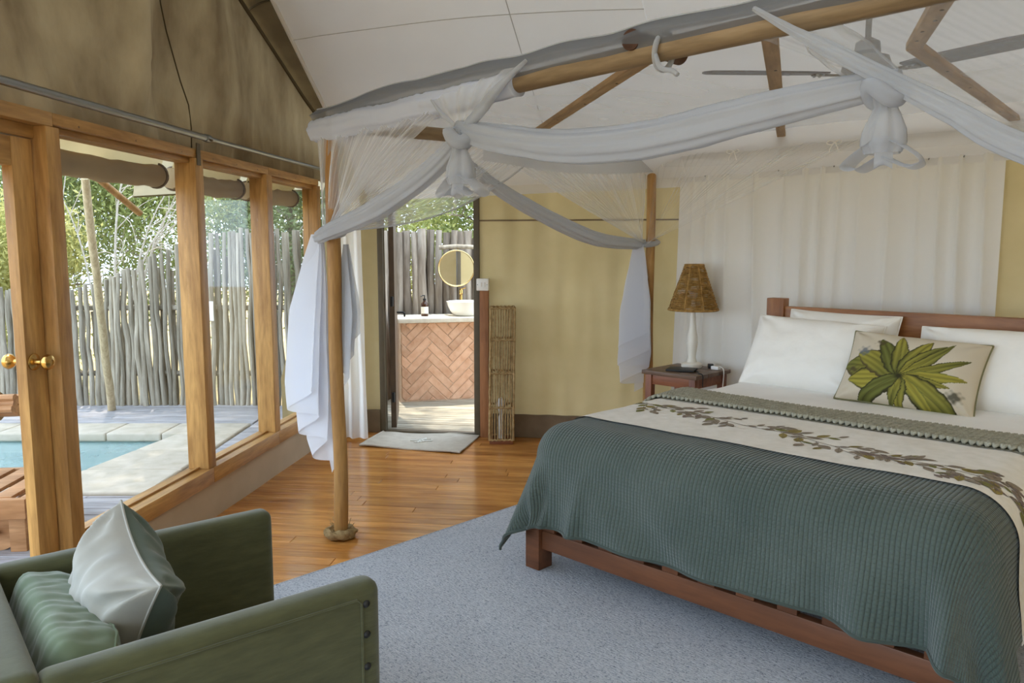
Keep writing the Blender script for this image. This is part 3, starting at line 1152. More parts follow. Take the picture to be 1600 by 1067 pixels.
# trees and bushes behind the fences
def foliage(n, blobs, size, seed, name, m, parent):
    rng = np.random.RandomState(seed)
    P = []
    for (cx, cy, cz, rx, ry, rz, k) in blobs:
        c = int(n * k)
        d = rng.normal(size=(c, 3))
        d /= np.linalg.norm(d, axis=1)[:, None]
        r = rng.uniform(.35, 1, size=(c, 1)) ** .6
        # leaves gather in sprays
        sp = rng.randint(0, max(3, c // 28), size=c)
        off = rng.normal(size=(max(3, c // 28), 3)) * .16
        P.append(np.array([cx, cy, cz]) + d * r * np.array([rx, ry, rz]) * .9 + off[sp] * np.array([rx, ry, rz]))
    P = np.concatenate(P)
    c = len(P)
    a = rng.normal(size=(c, 3))
    a[:, 2] -= .3
    a /= np.linalg.norm(a, axis=1)[:, None]
    b = rng.normal(size=(c, 3))
    b -= a * (a * b).sum(1)[:, None]
    b /= np.linalg.norm(b, axis=1)[:, None]
    nn = np.cross(a, b)
    L = size * rng.uniform(.6, 1.3, size=(c, 1))
    W = L * .30
    v = np.stack([P - a * L, P + b * W + nn * W * .3, P + a * L, P - b * W + nn * W * .3], 1).reshape(-1, 3)
    me = bpy.data.meshes.new(name)
    me.vertices.add(len(v))
    me.vertices.foreach_set('co', v.astype(np.float32).ravel())
    idx = np.arange(c * 4).reshape(c, 4)
    tri = np.concatenate([idx[:, [0, 1, 2]], idx[:, [0, 2, 3]]], 1).reshape(-1)
    me.loops.add(len(tri))
    me.loops.foreach_set('vertex_index', tri.astype(np.int32))
    me.polygons.add(c * 2)
    me.polygons.foreach_set('loop_start', (np.arange(c * 2) * 3).astype(np.int32))
    me.update(calc_edges=True)
    me.materials.append(m)
    o = link(name, me, parent)
    o['kind'] = 'stuff'
    return o


def tree(label, loc, blobs, n, size, seed, leafm, h=2.2, twigs=6, twig_m=None):
    t = thing('tree', label, 'tree', loc, 0, None if seed == 31 else 'trees and bushes behind the pole fences')
    foliage(int(n * 2.2), blobs, size * .62, seed, 'foliage', leafm, t)
    rng = random.Random(seed)
    MB().tube([(0, 0, 0), (.05, .02, h * .5), (-.04, .05, h)], [.10, .075, .04], 9).build('trunk', M['bark'], t, smooth=True)
    for k in range(twigs):
        a = rng.uniform(0, 2 * PI)
        z = h * rng.uniform(.35, .9)
        l = rng.uniform(.7, 1.4)
        e = (math.cos(a) * l, math.sin(a) * l * .8, z + rng.uniform(.2, .9))
        mid = (e[0] * .5 + rng.uniform(-.15, .15), e[1] * .5, (z + e[2]) / 2 + rng.uniform(-.1, .15))
        b = MB().tube(spline([(0, 0, z), mid, e], 6), [.028 - .022 * q / 6 for q in range(7)], 6)
        for j in range(5):
            s0 = Vector(mid).lerp(Vector(e), j / 5)
            e2 = s0 + Vector((rng.uniform(-.45, .45), rng.uniform(-.4, .4), rng.uniform(-.3, .45)))
            b.tube(spline([s0, (s0 + e2) / 2 + Vector((.03, .02, .06)), e2], 4), [.009, .007, .006, .004, .003], 5)
        b.build('branch', twig_m or M['bark'], t, smooth=True)
    return t


tree('yellow green bush crowding the low end of the fence at far left', (-6.9, 10.2, -.75), [(0, 0, 1.3, 1.3, .9, 1.3, .6), (.7, -.2, 2.3, .8, .7, .7, .4)], 9000, .075, 1, M['leaf_c'], 2.4)
tree('tall feathery tree filling the sky left of the leaning pole', (-7.2, 12.0, -.75), [(0, 0, 3.2, 1.7, 1.2, 1.6, .6), (1.2, .2, 4.4, 1.2, 1., 1.2, .4)], 10000, .085, 2, M['leaf_b'], 4.2)
tree('pale green tree right of the leaning pole, seen under the awning', (-4.7, 11.3, -.75), [(0, 0, 2.4, 1.5, 1.0, 1.3, .5), (-.9, .2, 3.6, 1.2, .9, 1.1, .5)], 10000, .075, 3, M['leaf_a'], 3.6, 7, M['twig'])
tree('dark feathery tree seen through the middle window', (-3.1, 11.0, -.75), [(0, 0, 2.6, 1.2, .9, 1.2, .6), (.5, .2, 3.7, 1.2, .9, .9, .4)], 10000, .07, 4, M['leaf_b'], 3.6, 8, M['twig'])
tree('yellowish brushy tree seen through the narrow window by the net', (-1.75, 11.6, -.75), [(0, 0, 2.5, .95, .8, 1.3, .6), (.1, .2, 3.7, 1., .8, .9, .4)], 8000, .07, 5, M['leaf_c'], 3.4, 9, M['twig'])
tree('leafy bush showing over the bathroom fence beside the doorway', (-.45, 10.6, -.75), [(0, 0, 2.6, .9, .7, 1.0, .6), (.3, .1, 3.5, .8, .6, .6, .4)], 5200, .085, 6, M['leaf_a'], 3.0)
tree('tall pale tree far behind the fence, highest in the gap at left', (-9.4, 14.0, -.75), [(0, 0, 3.6, 2.0, 1.4, 2.2, .6), (2.6, .5, 4.6, 1.8, 1.4, 1.5, .4)], 9000, .10, 7, M['leaf_a'], 4.6)
tree('broad pale green tree far behind the windows, above all others', (-4.6, 14.6, -.75), [(0, 0, 4.0, 2.2, 1.2, 1.7, .5), (2.4, 0, 4.2, 1.8, 1.2, 1.7, .5)], 9000, .10, 8, M['leaf_c'], 4.6)

# the shade tree whose crown spreads above the pool deck
tree('big spreading shade tree whose crown overhangs the pool deck from the left', (-8.6, 7.0, -.75), [(5.6, -.2, 6.9, 2.6, 2.7, .8, .65), (2.6, 0, 7.2, 2.6, 2.6, 1.0, .35)], 19000, .13, 31, M['leaf_b'], 6.0, 5)

# a bare bush of pale twigs leaning over the fence
bb = thing('bare_bush', 'leafless bush of pale grey twigs arching over the pole fence', 'bush', (-4.4, 8.5, -.75))
rng = random.Random(77)
for k in range(7):
    e = Vector((rng.uniform(-.6, 1.5), rng.uniform(-.35, .2), rng.uniform(2.5, 3.6)))
    mid = Vector((e.x * .4, e.y * .4, e.z * rng.uniform(.62, .8)))
    P = spline([(0, 0, .1), mid, e], 10)
    b = MB().tube(P, [.016 - .012 * q / 10 for q in range(11)], 6)
    for j in range(7):
        s0 = P[4 + (j * 6) // 9]
        e2 = s0 + Vector((rng.uniform(-.1, .55), rng.uniform(-.2, .2), rng.uniform(-.35, .4)))
        b.tube(spline([s0, (s0 + e2) / 2 + Vector((.04, 0, .07)), e2], 6), [.006 - .004 * q / 6 for q in range(7)], 5)
    b.build('branch', M['twig'], bb, smooth=True)

# ------------------------------------------------------------------ open air bathroom behind the doorway
bd = MB().box((-1.25, .05, -.10), (.9, 2.6, -.045)).build('floor_bathroom', M['ground'], None)
setf(bd, BA, BH)
struct(bd)
boards(bd, -1.22, .7, .06, 2.55, .085, M['bath_deck'])
bf = thing('bathroom_fence', 'fence of split grey brown poles behind the washbasin', 'fence', (-.6, 8.5, -.05), math.radians(10))
x = -.95
while x < .95:
    o = link('fence_pole', random.choice(PB), bf)
    o.location = (x, random.uniform(-.02, .02), 0)
    sc = random.uniform(2.0, 2.35)
    o.scale = (sc, sc, 1.77 + random.uniform(-.02, .02))
    o.rotation_euler = (random.uniform(-.008, .008), random.uniform(-.012, .012), random.uniform(0, 6.3))
    x += .084 * random.uniform(.9, 1.15)
x = -.9
while x < .95:
    o = link('fence_pole', random.choice(PB), bf)
    o.location = (x, .075 + random.uniform(-.01, .01), 0)
    o.scale = (1.8, 1.4, 1.70 + random.uniform(-.04, .03))
    o.rotation_euler = (0, random.uniform(-.01, .01), random.uniform(0, 6.3))
    x += .09
MB().tube([(-.9, .15, .5), (.9, .15, .5)], .03, 9).build('cross_rail', M['bath_pole'], bf, smooth=True)
sf = thing('side_fence', 'short run of crooked pale poles beside the open bathroom door', 'fence', (-1.15, 7.0, -.05))
for k in range(11):
    o = link('fence_pole', PB[k % 8], sf)
    o.location = (-.06 - .012 * k + random.uniform(-.02, .02), .12 * k, 0)
    o.scale = (1.3, 1.3, 1.75)
    o.rotation_euler = (0, random.uniform(-.02, .02), k)

# vanity: herringbone brick front, stone slab, basin, tap, mirror, bottle
VA = Vector((-1.10, 7.72, 0))
VR = math.radians(14)
FV = frame(VA, VR)
vn = thing('brick_vanity', 'washstand fronted with herringbone terracotta brick and topped by a pale slab', 'washstand', VA, VR)
MB().box((-.02, .022, -.012), (1.15, .5, .79)).build('core', M['mortar'], vn)
BL, BW = .30, .078
bricks = []
c45 = math.cos(PI / 4)


def clip_poly(P, x0, x1, y0, y1):
    for ax, lim, sg in ((0, x0, 1), (0, x1, -1), (1, y0, 1), (1, y1, -1)):
        out = []
        for i in range(len(P)):
            a, b = P[i], P[(i + 1) % len(P)]
            da, db = (a[ax] - lim) * sg, (b[ax] - lim) * sg
            if da >= 0:
                out.append(a)
            if da * db < 0:
                t = da / (da - db)
                out.append((a[0] + (b[0] - a[0]) * t, a[1] + (b[1] - a[1]) * t))
        P = out
        if len(P) < 3:
            return []
    return P


for i in range(-14, 16):
    for j in range(-12, 14):
        # herringbone: pairs of bricks stepped along the diagonal
        ox, oy = i * BW + j * BL, i * BW - j * BL
        for kind in (0, 1):
            if kind == 0:
                q = [(ox, oy), (ox + BL, oy), (ox + BL, oy + BW), (ox, oy + BW)]
            else:
                q = [(ox + BL - BW + BW, oy + BW - BL), (ox + BL + BW, oy + BW - BL), (ox + BL + BW, oy + BW), (ox + BL, oy + BW)]
            g = .0035
            x0, x1, y0, y1 = q[0][0] + g, q[2][0] - g, q[0][1] + g, q[2][1] - g
            r = [((x - y) * c45 + .52, (x + y) * c45 + .38) for x, y in ((x0, y0), (x1, y0), (x1, y1), (x0, y1))]
            r = clip_poly(r, 0, 1.13, .002, .785)
            if len(r) >= 3:
                ar = abs(sum(r[k][0] * r[(k + 1) % len(r)][1] - r[(k + 1) % len(r)][0] * r[k][1] for k in range(len(r)))) / 2
                if ar > .0006:
                    bricks.append(r)
mv = Matrix.Rotation(PI / 2, 4, 'X')
for r in bricks[:290]:
    MB().prism(r, -.022, random.uniform(-.017, -.012), mv).build('brick', M['brick'], vn, bevel=.003, seg=1)
ct = MB()
ct.box((-.03, -.03, .79), (1.2, .52, .835)).build('counter_slab', M['counter_top'], vn, bevel=.008, smooth=True)
bs_ = MB().lathe([(.10, 0), (.13, .01), (.165, .05), (.19, .10), (.203, .145), (.205, .15), (.196, .15), (.18, .10), (.15, .05), (.11, .025), (.03, .02), (.005, .018)], 40)
wb2 = bs_.build('washbasin', M['ceramic'], None, smooth=True)
wb2.location = FV @ Vector((.70, .24, .835))
tag(wb2, 'round white bowl washbasin standing on the pale slab', 'washbasin')
tp_ = thing('tap', 'tall brass tap behind the white washbasin', 'tap', FV @ Vector((.69, .475, .835)))
MB().lathe([(.028, 0), (.028, .008), (.017, .014), (.016, .06), (.02, .065), (.02, .085), (.016, .09), (.016, .21), (.022, .215), (.022, .25), (.012, .27)], 18).build('body', M['brass'], tp_, smooth=True)
MB().tube(spline([(0, 0, .19), (0, -.04, .24), (0, -.10, .25), (0, -.13, .22)], 10), .010, 10).build('spout', M['brass'], tp_, smooth=True)
MB().tube([(0, 0, .262), (.05, 0, .28)], .006, 8).build('lever', M['brass'], tp_, smooth=True)
# mirror on a stick
mc = aty(713, 419, 8.30)
mi = thing('round_mirror', 'round gold rimmed mirror hanging from a stick on the bathroom fence', 'mirror', mc, math.radians(6))
mx_ = Matrix.Rotation(PI / 2, 4, 'X')
MB().lathe([(.182, 0), (.182, .010)], 56, mx_).build('mirror_glass', M['mirror'], mi, smooth=True)
MB().tube([(.188 * math.cos(q), -.008, .188 * math.sin(q)) for q in [2 * PI * k / 56 for k in range(56)]], .0085, 8, closed=True).build('rim', M['gold'], mi, smooth=True)
MB().tube([(.018 * math.cos(q), -.006, .208 + .018 * math.sin(q)) for q in [2 * PI * k / 16 for k in range(16)]], .004, 6, closed=True).build('hanging_ring', M['gold'], mi, smooth=True)
hs_ = MB().tube([aty(686, 387, 8.29), aty(713, 385, 8.30), aty(741, 386, 8.31)], [.022, .024, .021], 9).build('mirror_stick', M['grey_stick'], None, smooth=True)
tag(hs_, 'short pale stick nailed across the bathroom fence above the mirror', 'stick')
bt = thing('soap_bottle', 'brown glass pump bottle with a white label on the slab', 'bottle', FV @ Vector((.27, .26, .835)))
MB().lathe([(.034, 0), (.038, .006), (.038, .115), (.034, .132), (.016, .148), (.014, .165)], 24).build('body', M['amber'], bt, smooth=True)
MB().lathe([(.0386, .028), (.0386, .098)], 24, cap=False).build('label', M['label_paper'], bt, smooth=True)
MB().lathe([(.017, .163), (.017, .180), (.006, .183), (.005, .215)], 16).build('collar', M['black'], bt, smooth=True)
MB().tube([(0, 0, .213), (-.02, -.02, .214), (-.032, -.032, .206)], .006, 8).build('pump', M['black'], bt, smooth=True)
# ------------------------------------------------------------------ bed
W, LB, TOP = 1.83, 2.14, .70
bed = thing('bed', 'large dark wooden bed with a plain rail headboard under the canopy frame', 'bed', L0, BR)
for x in (-.045, W - .035):
    boxp('leg', (x, -.02, 0.013), (x + .085, .075, .34), M['foot_wood_shaded'], bed, .004)
    boxp('headboard_post', (x + .085, LB + .02, 0), (x + .20, LB + .10, 1.20), M['bed_wood_z'], bed, .005)
boxp('foot_rail', (.04, .0, .115), (W - .035, .04, .205), M['foot_wood_shaded'], bed, .005)
boxp('foot_rail', (.04, .0, .30), (W - .035, .04, .37), M['foot_wood_shaded'], bed, .005)
x = .04
while x < W - .06:
    boxp('upright', (x, .004, .20), (x + .075, .036, .305), M['foot_wood_shaded'], bed, .002)
    x += .165
boxp('side_rail', (-.03, .075, .13), (.01, LB + .02, .32), M['bed_wood'], bed, .005)
boxp('side_rail', (W - .02, .075, .13), (W + .02, LB + .02, .32), M['bed_wood'], bed, .005)
boxp('headboard_rail', (.155, LB + .035, .98), (W + .05, LB + .085, 1.15), M['bed_wood'], bed, .006)
boxp('headboard_panel', (.155, LB + .045, .45), (W + .05, LB + .075, .98), M['bed_wood'], bed, .004)
for k in range(10):
    boxp('slat', (.0, .12 + .2 * k, .28), (W, .20 + .2 * k, .30), M['bed_wood'], bed, .002)

mt = MB().box((.0, .03, .30), (W, LB, .67)).build('mattress', M['linen_white'], None, bevel=.09, seg=5, smooth=True)
setf(mt, L0, BR)
tag(mt, 'thick white mattress lying on the wooden bed under the duvet', 'mattress')

RR = .15
IN = (RR - .03, W + .03 - RR, RR - .03, LB + .06)     # straight part of the bed's top


def cloth(p, q, off=0., fold=.02, flare=.12, seed=0, hang=1.0):
    """where a point of cloth lies: flat on the bed, over its rounded edge, then hanging in folds"""
    cx, cy = min(max(p, IN[0]), IN[1]), min(max(q, IN[2]), IN[3])
    dx, dy = p - cx, q - cy
    s = math.hypot(dx, dy)
    zt = TOP + .008 * nz(p * 2.2, q * 2.2, seed) + .004 * nz(p * 6, q * 6, seed + 2)
    R = RR + off
    if s < 1e-9:
        return Vector((p, q, zt + off))
    n = Vector((dx / s, dy / s, 0))
    th = s / RR
    if th < PI / 2:
        return Vector((cx, cy, zt - RR)) + n * (math.sin(th) * R) + Vector((0, 0, math.cos(th) * R))
    h = s - RR * PI / 2
    corner = min(abs(dx), abs(dy)) / s * 1.41
    h *= 1 - .10 * corner ** 2
    fl = flare + .26 * corner
    t = p if abs(dy) > abs(dx) else q * 1.0
    ph = p * 1.0 - q * 1.0 if (dx < 0) == (dy < 0) else p + q
    amp = fold * min(1, h / .35) * (1 + 1.2 * corner)
    wv = amp * (math.sin(13 * ph + 2.0 * nz(ph * 1.6, 0, seed + 5)) * (.35 + .9 * max(0, nz(ph * 1.3, 3, seed + 8) + .25)) + .6 * nz(ph * 5, h * 1.2, seed + 6))
    if fold > .02 and abs(dy) > abs(dx) * .2:
        g = min(1, h / .4)
        for pc, wd, am in ((.02, .045, .07), (.20, .05, -.03), (.31, .04, .055), (1.36, .07, -.035), (1.50, .06, .05), (1.66, .06, -.04), (1.80, .06, .07)):
            wv += am * g * math.exp(-((p - pc - .15 * h * (pc - .9)) / wd) ** 2)
    out = R + fl * h + wv
    return Vector((cx, cy, zt - RR)) + n * out - Vector((0, 0, h * math.sqrt(max(.05, 1 - fl * fl)) * hang))


def cloth_obj(name, m, p0, p1, q0, q1, nu, nv, off, label, cat, fold=.02, flare=.1, seed=0, wob=0.):
    mb = MB()

    def fn(u, v):
        p, q = p0 + (p1 - p0) * u, q0 + (q1 - q0) * v
        if wob:
            q += wob * nz(p * 2.3, v, seed + 20) * (1 if v > .5 else 1)
        mb.uv[len(mb.v)] = (p, q)
        return cloth(p, q, off, fold, flare, seed)
    b = mb
    b.uv = {}
    n0 = len(b.v)
    for j in range(nv + 1):
        for i in range(nu + 1):
            u, v = i / nu, j / nv
            pt = fn(u, v)
            b.v.append(tuple(pt))
    for j in range(nv):
        for i in range(nu):
            k = j * (nu + 1) + i
            b.f.append((k, k + 1, k + nu + 2, k + nu + 1))
    o = b.build(name, m, None, smooth='all')
    setf(o, L0, BR)
    return tag(o, label, cat)


duvet = cloth_obj('duvet', M['linen_white'], -.38, W + .38, .10, LB - .0, 120, 90, .004, 'plain white duvet spread over the bed', 'duvet', .012, .05, 3)
quilt = cloth_obj('quilt', M['quilt'], -.44, W + .42, -.405, .285, 300, 90, .014, 'dark green ribbed quilt draped over the foot of the bed', 'quilt', .024, .10, 1, .012)
E2 = [cloth(-.44 + (W + .86) * k / 200, -.405 + .012 * nz((-.44 + (W + .86) * k / 200) * 2.3, 0, 21), .014, .024, .10, 1) for k in range(201)]
MB().tube(E2, .007, 6).build('hem', M['quilt'], quilt, smooth=True)
runner = cloth_obj('bed_runner', M['runner'], -.40, W + .40, .25, .93, 160, 40, .022, 'cream linen bed runner printed with a trailing leafy branch', 'bed runner', .016, .08, 1, .008)
fr = MB()
for k in range(60):
    q = .26 + .66 * k / 59
    a_, b_ = cloth(W + .40, q, .022, .016, .08, 1), cloth(W + .40, q, .024, .016, .08, 1)
    fr.tube([a_, a_ + Vector((.004 * nz(k), .01 * nz(k, 3), -.035))], .003, 4, cap=False)
f_ = fr.build('fringe', M['runner'], runner)
f_['kind'] = 'stuff'

# knitted throw: chunky stitches in slanting pairs
kn = cloth_obj('knitted_throw', M['knit'], -.36, W + .36, .865, 1.155, 120, 16, .026, 'chunky grey green knitted throw folded across the bed above the runner', 'throw', .01, .06, 1)
st = MB()
nr, nc = 9, 92
for r in range(nr):
    for c in range(nc):
        for sg in (-1, 1):
            q = .875 + (r + .5) * (.27 / nr)
            p = -.35 + (c + .5) * ((W + .70) / nc)
            dp, dq = .0075, .020
            P = [cloth(p + sg * .0068 - sg * dp * t, q + dq * t * .9, .030 + .010 * (1 - t * t), .01, .06, 1) for t in (-1, -.4, .3, 1)]
            st.tube(P, [.005, .0098, .0098, .004], 5)
so = st.build('stitches', M['knit'], kn, smooth='all')
so['kind'] = 'stuff'


# printed branch on the runner: every leaf lies in the cloth's own surface
def leaf_outline(n, w):
    up, dn = [], []
    for k in range(n + 1):
        t = k / n
        h = w * math.sin(PI * t ** .8) ** .9
        up.append((t, h))
        dn.append((t, -h))
    return up + dn[::-1][1:-1]


leafcols = [M.setdefault('print_' + k, mat('print_' + k, a, b, .85, .1, scale=30, coord='Object')) for k, a, b in (
    ('ochre', S(126, 112, 62), S(158, 142, 88)), ('umber', S(134, 122, 108), S(160, 148, 134)), ('plum', S(116, 102, 98), S(142, 128, 122)), ('stem', S(124, 112, 98), None), ('olive', S(112, 112, 62), S(140, 140, 88)))]
PM = [MB() for _ in leafcols]


def on_runner(p, q, o=.0005):
    return cloth(p, q, .0228 + o, .016, .08, 1)


def rstem(pts, wd):
    P = spline([Vector((x, y, 0)) for x, y in pts], 5 * len(pts))
    mb = PM[3]
    for i in range(len(P) - 1):
        a, b = P[i], P[i + 1]
        d = (b - a).normalized()
        n = Vector((-d.y, d.x, 0)) * wd
        mb.poly([on_runner(*(a - n)[:2]), on_runner(*(b - n)[:2]), on_runner(*(b + n)[:2]), on_runner(*(a + n)[:2])])
    return P


def rleaf(x, y, ang, ln, wd, ci, o):
    ol = leaf_outline(6, wd)
    ca_, sa_ = math.cos(ang), math.sin(ang)
    C = [(x + ln * (t * ca_ - h * sa_), y + ln * (t * sa_ + h * ca_)) for t, h in ol]
    mid = [on_runner(x + ln * t * ca_, y + ln * t * sa_, o) for t in (0, .25, .5, .75, 1)]
    mb = PM[ci]
    n = len(ol)
    half = n // 2
    pts = [on_runner(a, b, o) for a, b in C]
    up, dn = pts[:half + 1], [pts[0]] + pts[half:][::-1]
    for k in range(half):
        if k == 0:
            mb.poly([up[0], up[1], dn[1]][::-1])
        elif k == half - 1:
            mb.poly([up[k], up[k + 1], dn[k]][::-1])
        else:
            mb.poly([up[k], up[k + 1], dn[k + 1], dn[k]][::-1])
    # midrib
    P = [Vector((x + ln * t * ca_, y + ln * t * sa_, 0)) for t in (-.15, .3, .9)]
    n2 = Vector((-sa_, ca_, 0)) * .0011
    for a, b in zip(P, P[1:]):
        PM[3].poly([on_runner(*(a - n2)[:2], o + .0004), on_runner(*(b - n2)[:2], o + .0004), on_runner(*(b + n2)[:2], o + .0004), on_runner(*(a + n2)[:2], o + .0004)])


rng = random.Random(5)
main = [(.02, .74), (.25, .66), (.5, .63), (.75, .56), (1.0, .55), (1.25, .47), (1.5, .45), (1.75, .40)]
P = rstem(main, .0022)
order = 0
for k in range(3, len(P) - 1, 2):
    a, b = P[k], P[k + 1]
    base = math.atan2(b.y - a.y, b.x - a.x)
    for sg in (-1, 1):
        if rng.random() < .8:
            an = base + sg * rng.uniform(.3, .9)
            ln = rng.uniform(.07, .20)
            e = (a.x + math.cos(an) * ln, a.y + math.sin(an) * ln)
            rstem([(a.x, a.y), ((a.x + e[0]) / 2 + .01 * sg, (a.y + e[1]) / 2), e], .0014)
            m_ = rng.randint(3, 5)
            for j in range(m_):
                t = (j + .6) / m_
                sx_ = 1 if j % 2 else -1
                order += 1
                rleaf(a.x + (e[0] - a.x) * t, a.y + (e[1] - a.y) * t, an + sx_ * rng.uniform(.2, .9), rng.uniform(.04, .085), rng.uniform(.18, .32), rng.choice([0, 1, 1, 2, 1, 1, 4]), .0004 + .00003 * (order % 25))
for x0, y0 in ((.04, .74), (.10, .70), (1.70, .47), (1.74, .36), (1.62, .34), (1.80, .44), (1.84, .38)):
    for k in range(9 if x0 > 1 else 4):
        order += 1
        rleaf(x0 + rng.uniform(-.03, .03), y0 + rng.uniform(-.025, .025), rng.uniform(-.9, .9) if x0 > 1 else rng.uniform(2.4, 4.2), rng.uniform(.025, .06), rng.uniform(.15, .3), rng.choice([0, 4, 0] if x0 < 1 else [2, 2, 1, 4]), .0004 + .00003 * (order % 25))
for nm, mb, m_ in zip(('ochre', 'umber', 'plum', 'stem', 'olive'), PM, leafcols):
    if mb.v:
        o = mb.build('printed_branch', m_, runner)
        o['kind'] = 'stuff'


# ------------------------------------------------------------------ pillows
def pillow_mesh(w, h, t, nx=60, ny=44, pinch=.06, seed=0, wr=.010, expo=.55):
    """two faces sewn along one edge; x across, z up, y thickness"""
    mb = MB()

    def P(x, y, sg):
        ex = (1 - pinch * (1 - y * y))
        ey = (1 - pinch * (1 - x * x))
        th = t * (max(0, 1 - x ** 4) ** expo) * (max(0, 1 - y ** 4) ** expo)
        X, Z = x * w / 2 * ex, y * h / 2 * ey
        wv = wr * nz(x * 2.1 + seed, y * 2.1, seed * 2.0) + wr * .6 * nz(x * 6, y * 3 + seed, seed)
        # creases run in from the corners
        rad = math.hypot(abs(x) - 1, abs(y) - 1)
        wv += wr * 1.3 * math.sin(9 * math.atan2(1 - abs(y) + 1e-6, 1 - abs(x) + 1e-6) + seed) * math.exp(-(rad / .5) ** 2) * min(1, rad * 4)
        return Vector((X, sg * (th + wv * min(1, th / t * 2)), Z))
    for sg in (1, -1):
        b = len(mb.v)
        for j in range(ny + 1):
            for i in range(nx + 1):
                x, y = math.sin((i / nx * 2 - 1) * PI / 2 * .999), math.sin((j / ny * 2 - 1) * PI / 2 * .999)
                x, y = x * .5 + (i / nx * 2 - 1) * .5, y * .5 + (j / ny * 2 - 1) * .5
                mb.v.append(tuple(P(x, y, sg)))
        for j in range(ny):
            for i in range(nx):
                k = b + j * (nx + 1) + i
                q = (k, k + 1, k + nx + 2, k + nx + 1)
                mb.f.append(q[::-1] if sg > 0 else q)
    edge = []
    for i in range(nx + 1):
        edge.append((i / nx * 2 - 1, -1))
    for j in range(1, ny + 1):
        edge.append((1, j / ny * 2 - 1))
    for i in range(1, nx + 1):
        edge.append((1 - i / nx * 2, 1))
    for j in range(1, ny):
        edge.append((-1, 1 - j / ny * 2))
    return mb, [P(x, y, 0) for x, y in edge]


def pose(o, loc, rz, tilt, roll=0., base=None):
    """tilt leans the top backwards (local +y), roll turns the pillow in its own plane"""
    m = (base or Matrix()) @ Matrix.Translation(loc) @ Matrix.Rotation(rz, 4, 'Z') @ Matrix.Rotation(-tilt, 4, 'X') @ Matrix.Rotation(roll, 4, 'Y')
    o.matrix_world = m
    return o


pw = [('white pillow standing second from the left, behind the one at the front left', .66, .46, .10, (.55, 2.05, .915), 0, math.radians(20), math.radians(1)),
      ('big plump white pillow at the left end of the bed, in front', .76, .47, .115, (.45, 1.90, .885), math.radians(1), math.radians(30), math.radians(2)),
      ('white pillow at the right, half behind the leaf printed cushion', .76, .47, .115, (1.40, 1.93, .885), math.radians(-1), math.radians(28), math.radians(-1))]
for i, (lb, w, h, t, lc, rz, ti, ro_) in enumerate(pw):
    mb, ed_ = pillow_mesh(w, h, t, seed=i + 3, wr=.012, pinch=.035)
    o = mb.build('pillow', M['pillow_white'], None, smooth='all', weld=.0006)
    pose(o, lc, rz, ti, ro_, FL)
    tag(o, lb, 'pillow', 'white bed pillows')
    MB().tube(ed_, .004, 6, closed=True).build('seam', M['pillow_white'], o, smooth=True)

# printed cushion
CW, CHh, CT = .67, .42, .10
mb, ed_ = pillow_mesh(CW, CHh, CT, nx=200, ny=130, seed=11, wr=.006, pinch=.05)
V = np.array(mb.v)
X, Z = V[:, 0], V[:, 2]
base_c = np.array(S(206, 194, 172)[:3])
colr = np.tile(base_c, (len(V), 1))
rngc = np.random.RandomState(3)
cx0, cz0 = -.02, -.07


def petal(ang, ln, wd, c_in, c_out, c_edge, bend=0., tip=.75, r0=.0):
    global colr
    ln, wd = ln * 1.22, wd * 1.35
    dx, dz = X - cx0, Z - cz0
    ca_, sa_ = math.cos(ang), math.sin(ang)
    t = (dx * ca_ + dz * sa_ - r0) / ln
    s = (-dx * sa_ + dz * ca_) - bend * t * t * ln
    half = wd * np.clip(np.sin(np.clip(t, 0, 1) ** tip * PI), 0, 1) ** .75
    half = half * (1 + .05 * np.sin(t * 23 + ang) + .03 * np.sin(t * 47))
    ins = (t > 0) & (t < 1) & (np.abs(s) < half)
    rel = np.abs(s) / np.maximum(half, 1e-5)
    vein = .5 + .5 * np.sin(s / .0042 + 6 * t)
    c = np.array(c_in)[None] * (1 - t[:, None]) + np.array(c_out)[None] * t[:, None]
    c = c * (.72 + .38 * vein[:, None])
    e = np.clip((rel - .72) / .2, 0, 1)[:, None]
    c = c * (1 - e) + np.array(c_edge)[None] * e
    mid = np.clip(1 - np.abs(s) / .003, 0, 1)[:, None]
    c = c * (1 - .6 * mid) + np.array(c_edge)[None] * .6 * mid
    colr = np.where(ins[:, None], c, colr)


yl, gr, dk_, br_ = S(160, 150, 66)[:3], S(108, 110, 56)[:3], S(58, 56, 38)[:3], S(82, 72, 50)[:3]
for a_, l_, w_2, ci, co, ce, bn in (
        (165, .25, .075, yl, gr, br_, .10), (196, .21, .06, yl, yl, dk_, -.1), (143, .21, .055, gr, yl, br_, .2),
        (118, .20, .040, gr, gr, dk_, .1), (100, .20, .034, gr, yl, dk_, .0), (72, .20, .036, gr, yl, dk_, -.15), (60, .22, .026, yl, gr, dk_, -.2),
        (38, .25, .022, yl, gr, dk_, .15), (20, .27, .020, yl, gr, dk_, .1), (6, .25, .024, yl, yl, gr, .0), (-6, .2, .018, gr, yl, dk_, .0),
        (-28, .32, .046, yl, gr, dk_, -.05), (-40, .2, .02, yl, yl, gr, 0.), (-84, .13, .03, gr, yl, dk_, 0.), (-100, .12, .022, yl, gr, dk_, 0.), (214, .22, .03, gr, gr, dk_, .1)):
    petal(math.radians(a_), l_, w_2, ci, co, ce, bn)
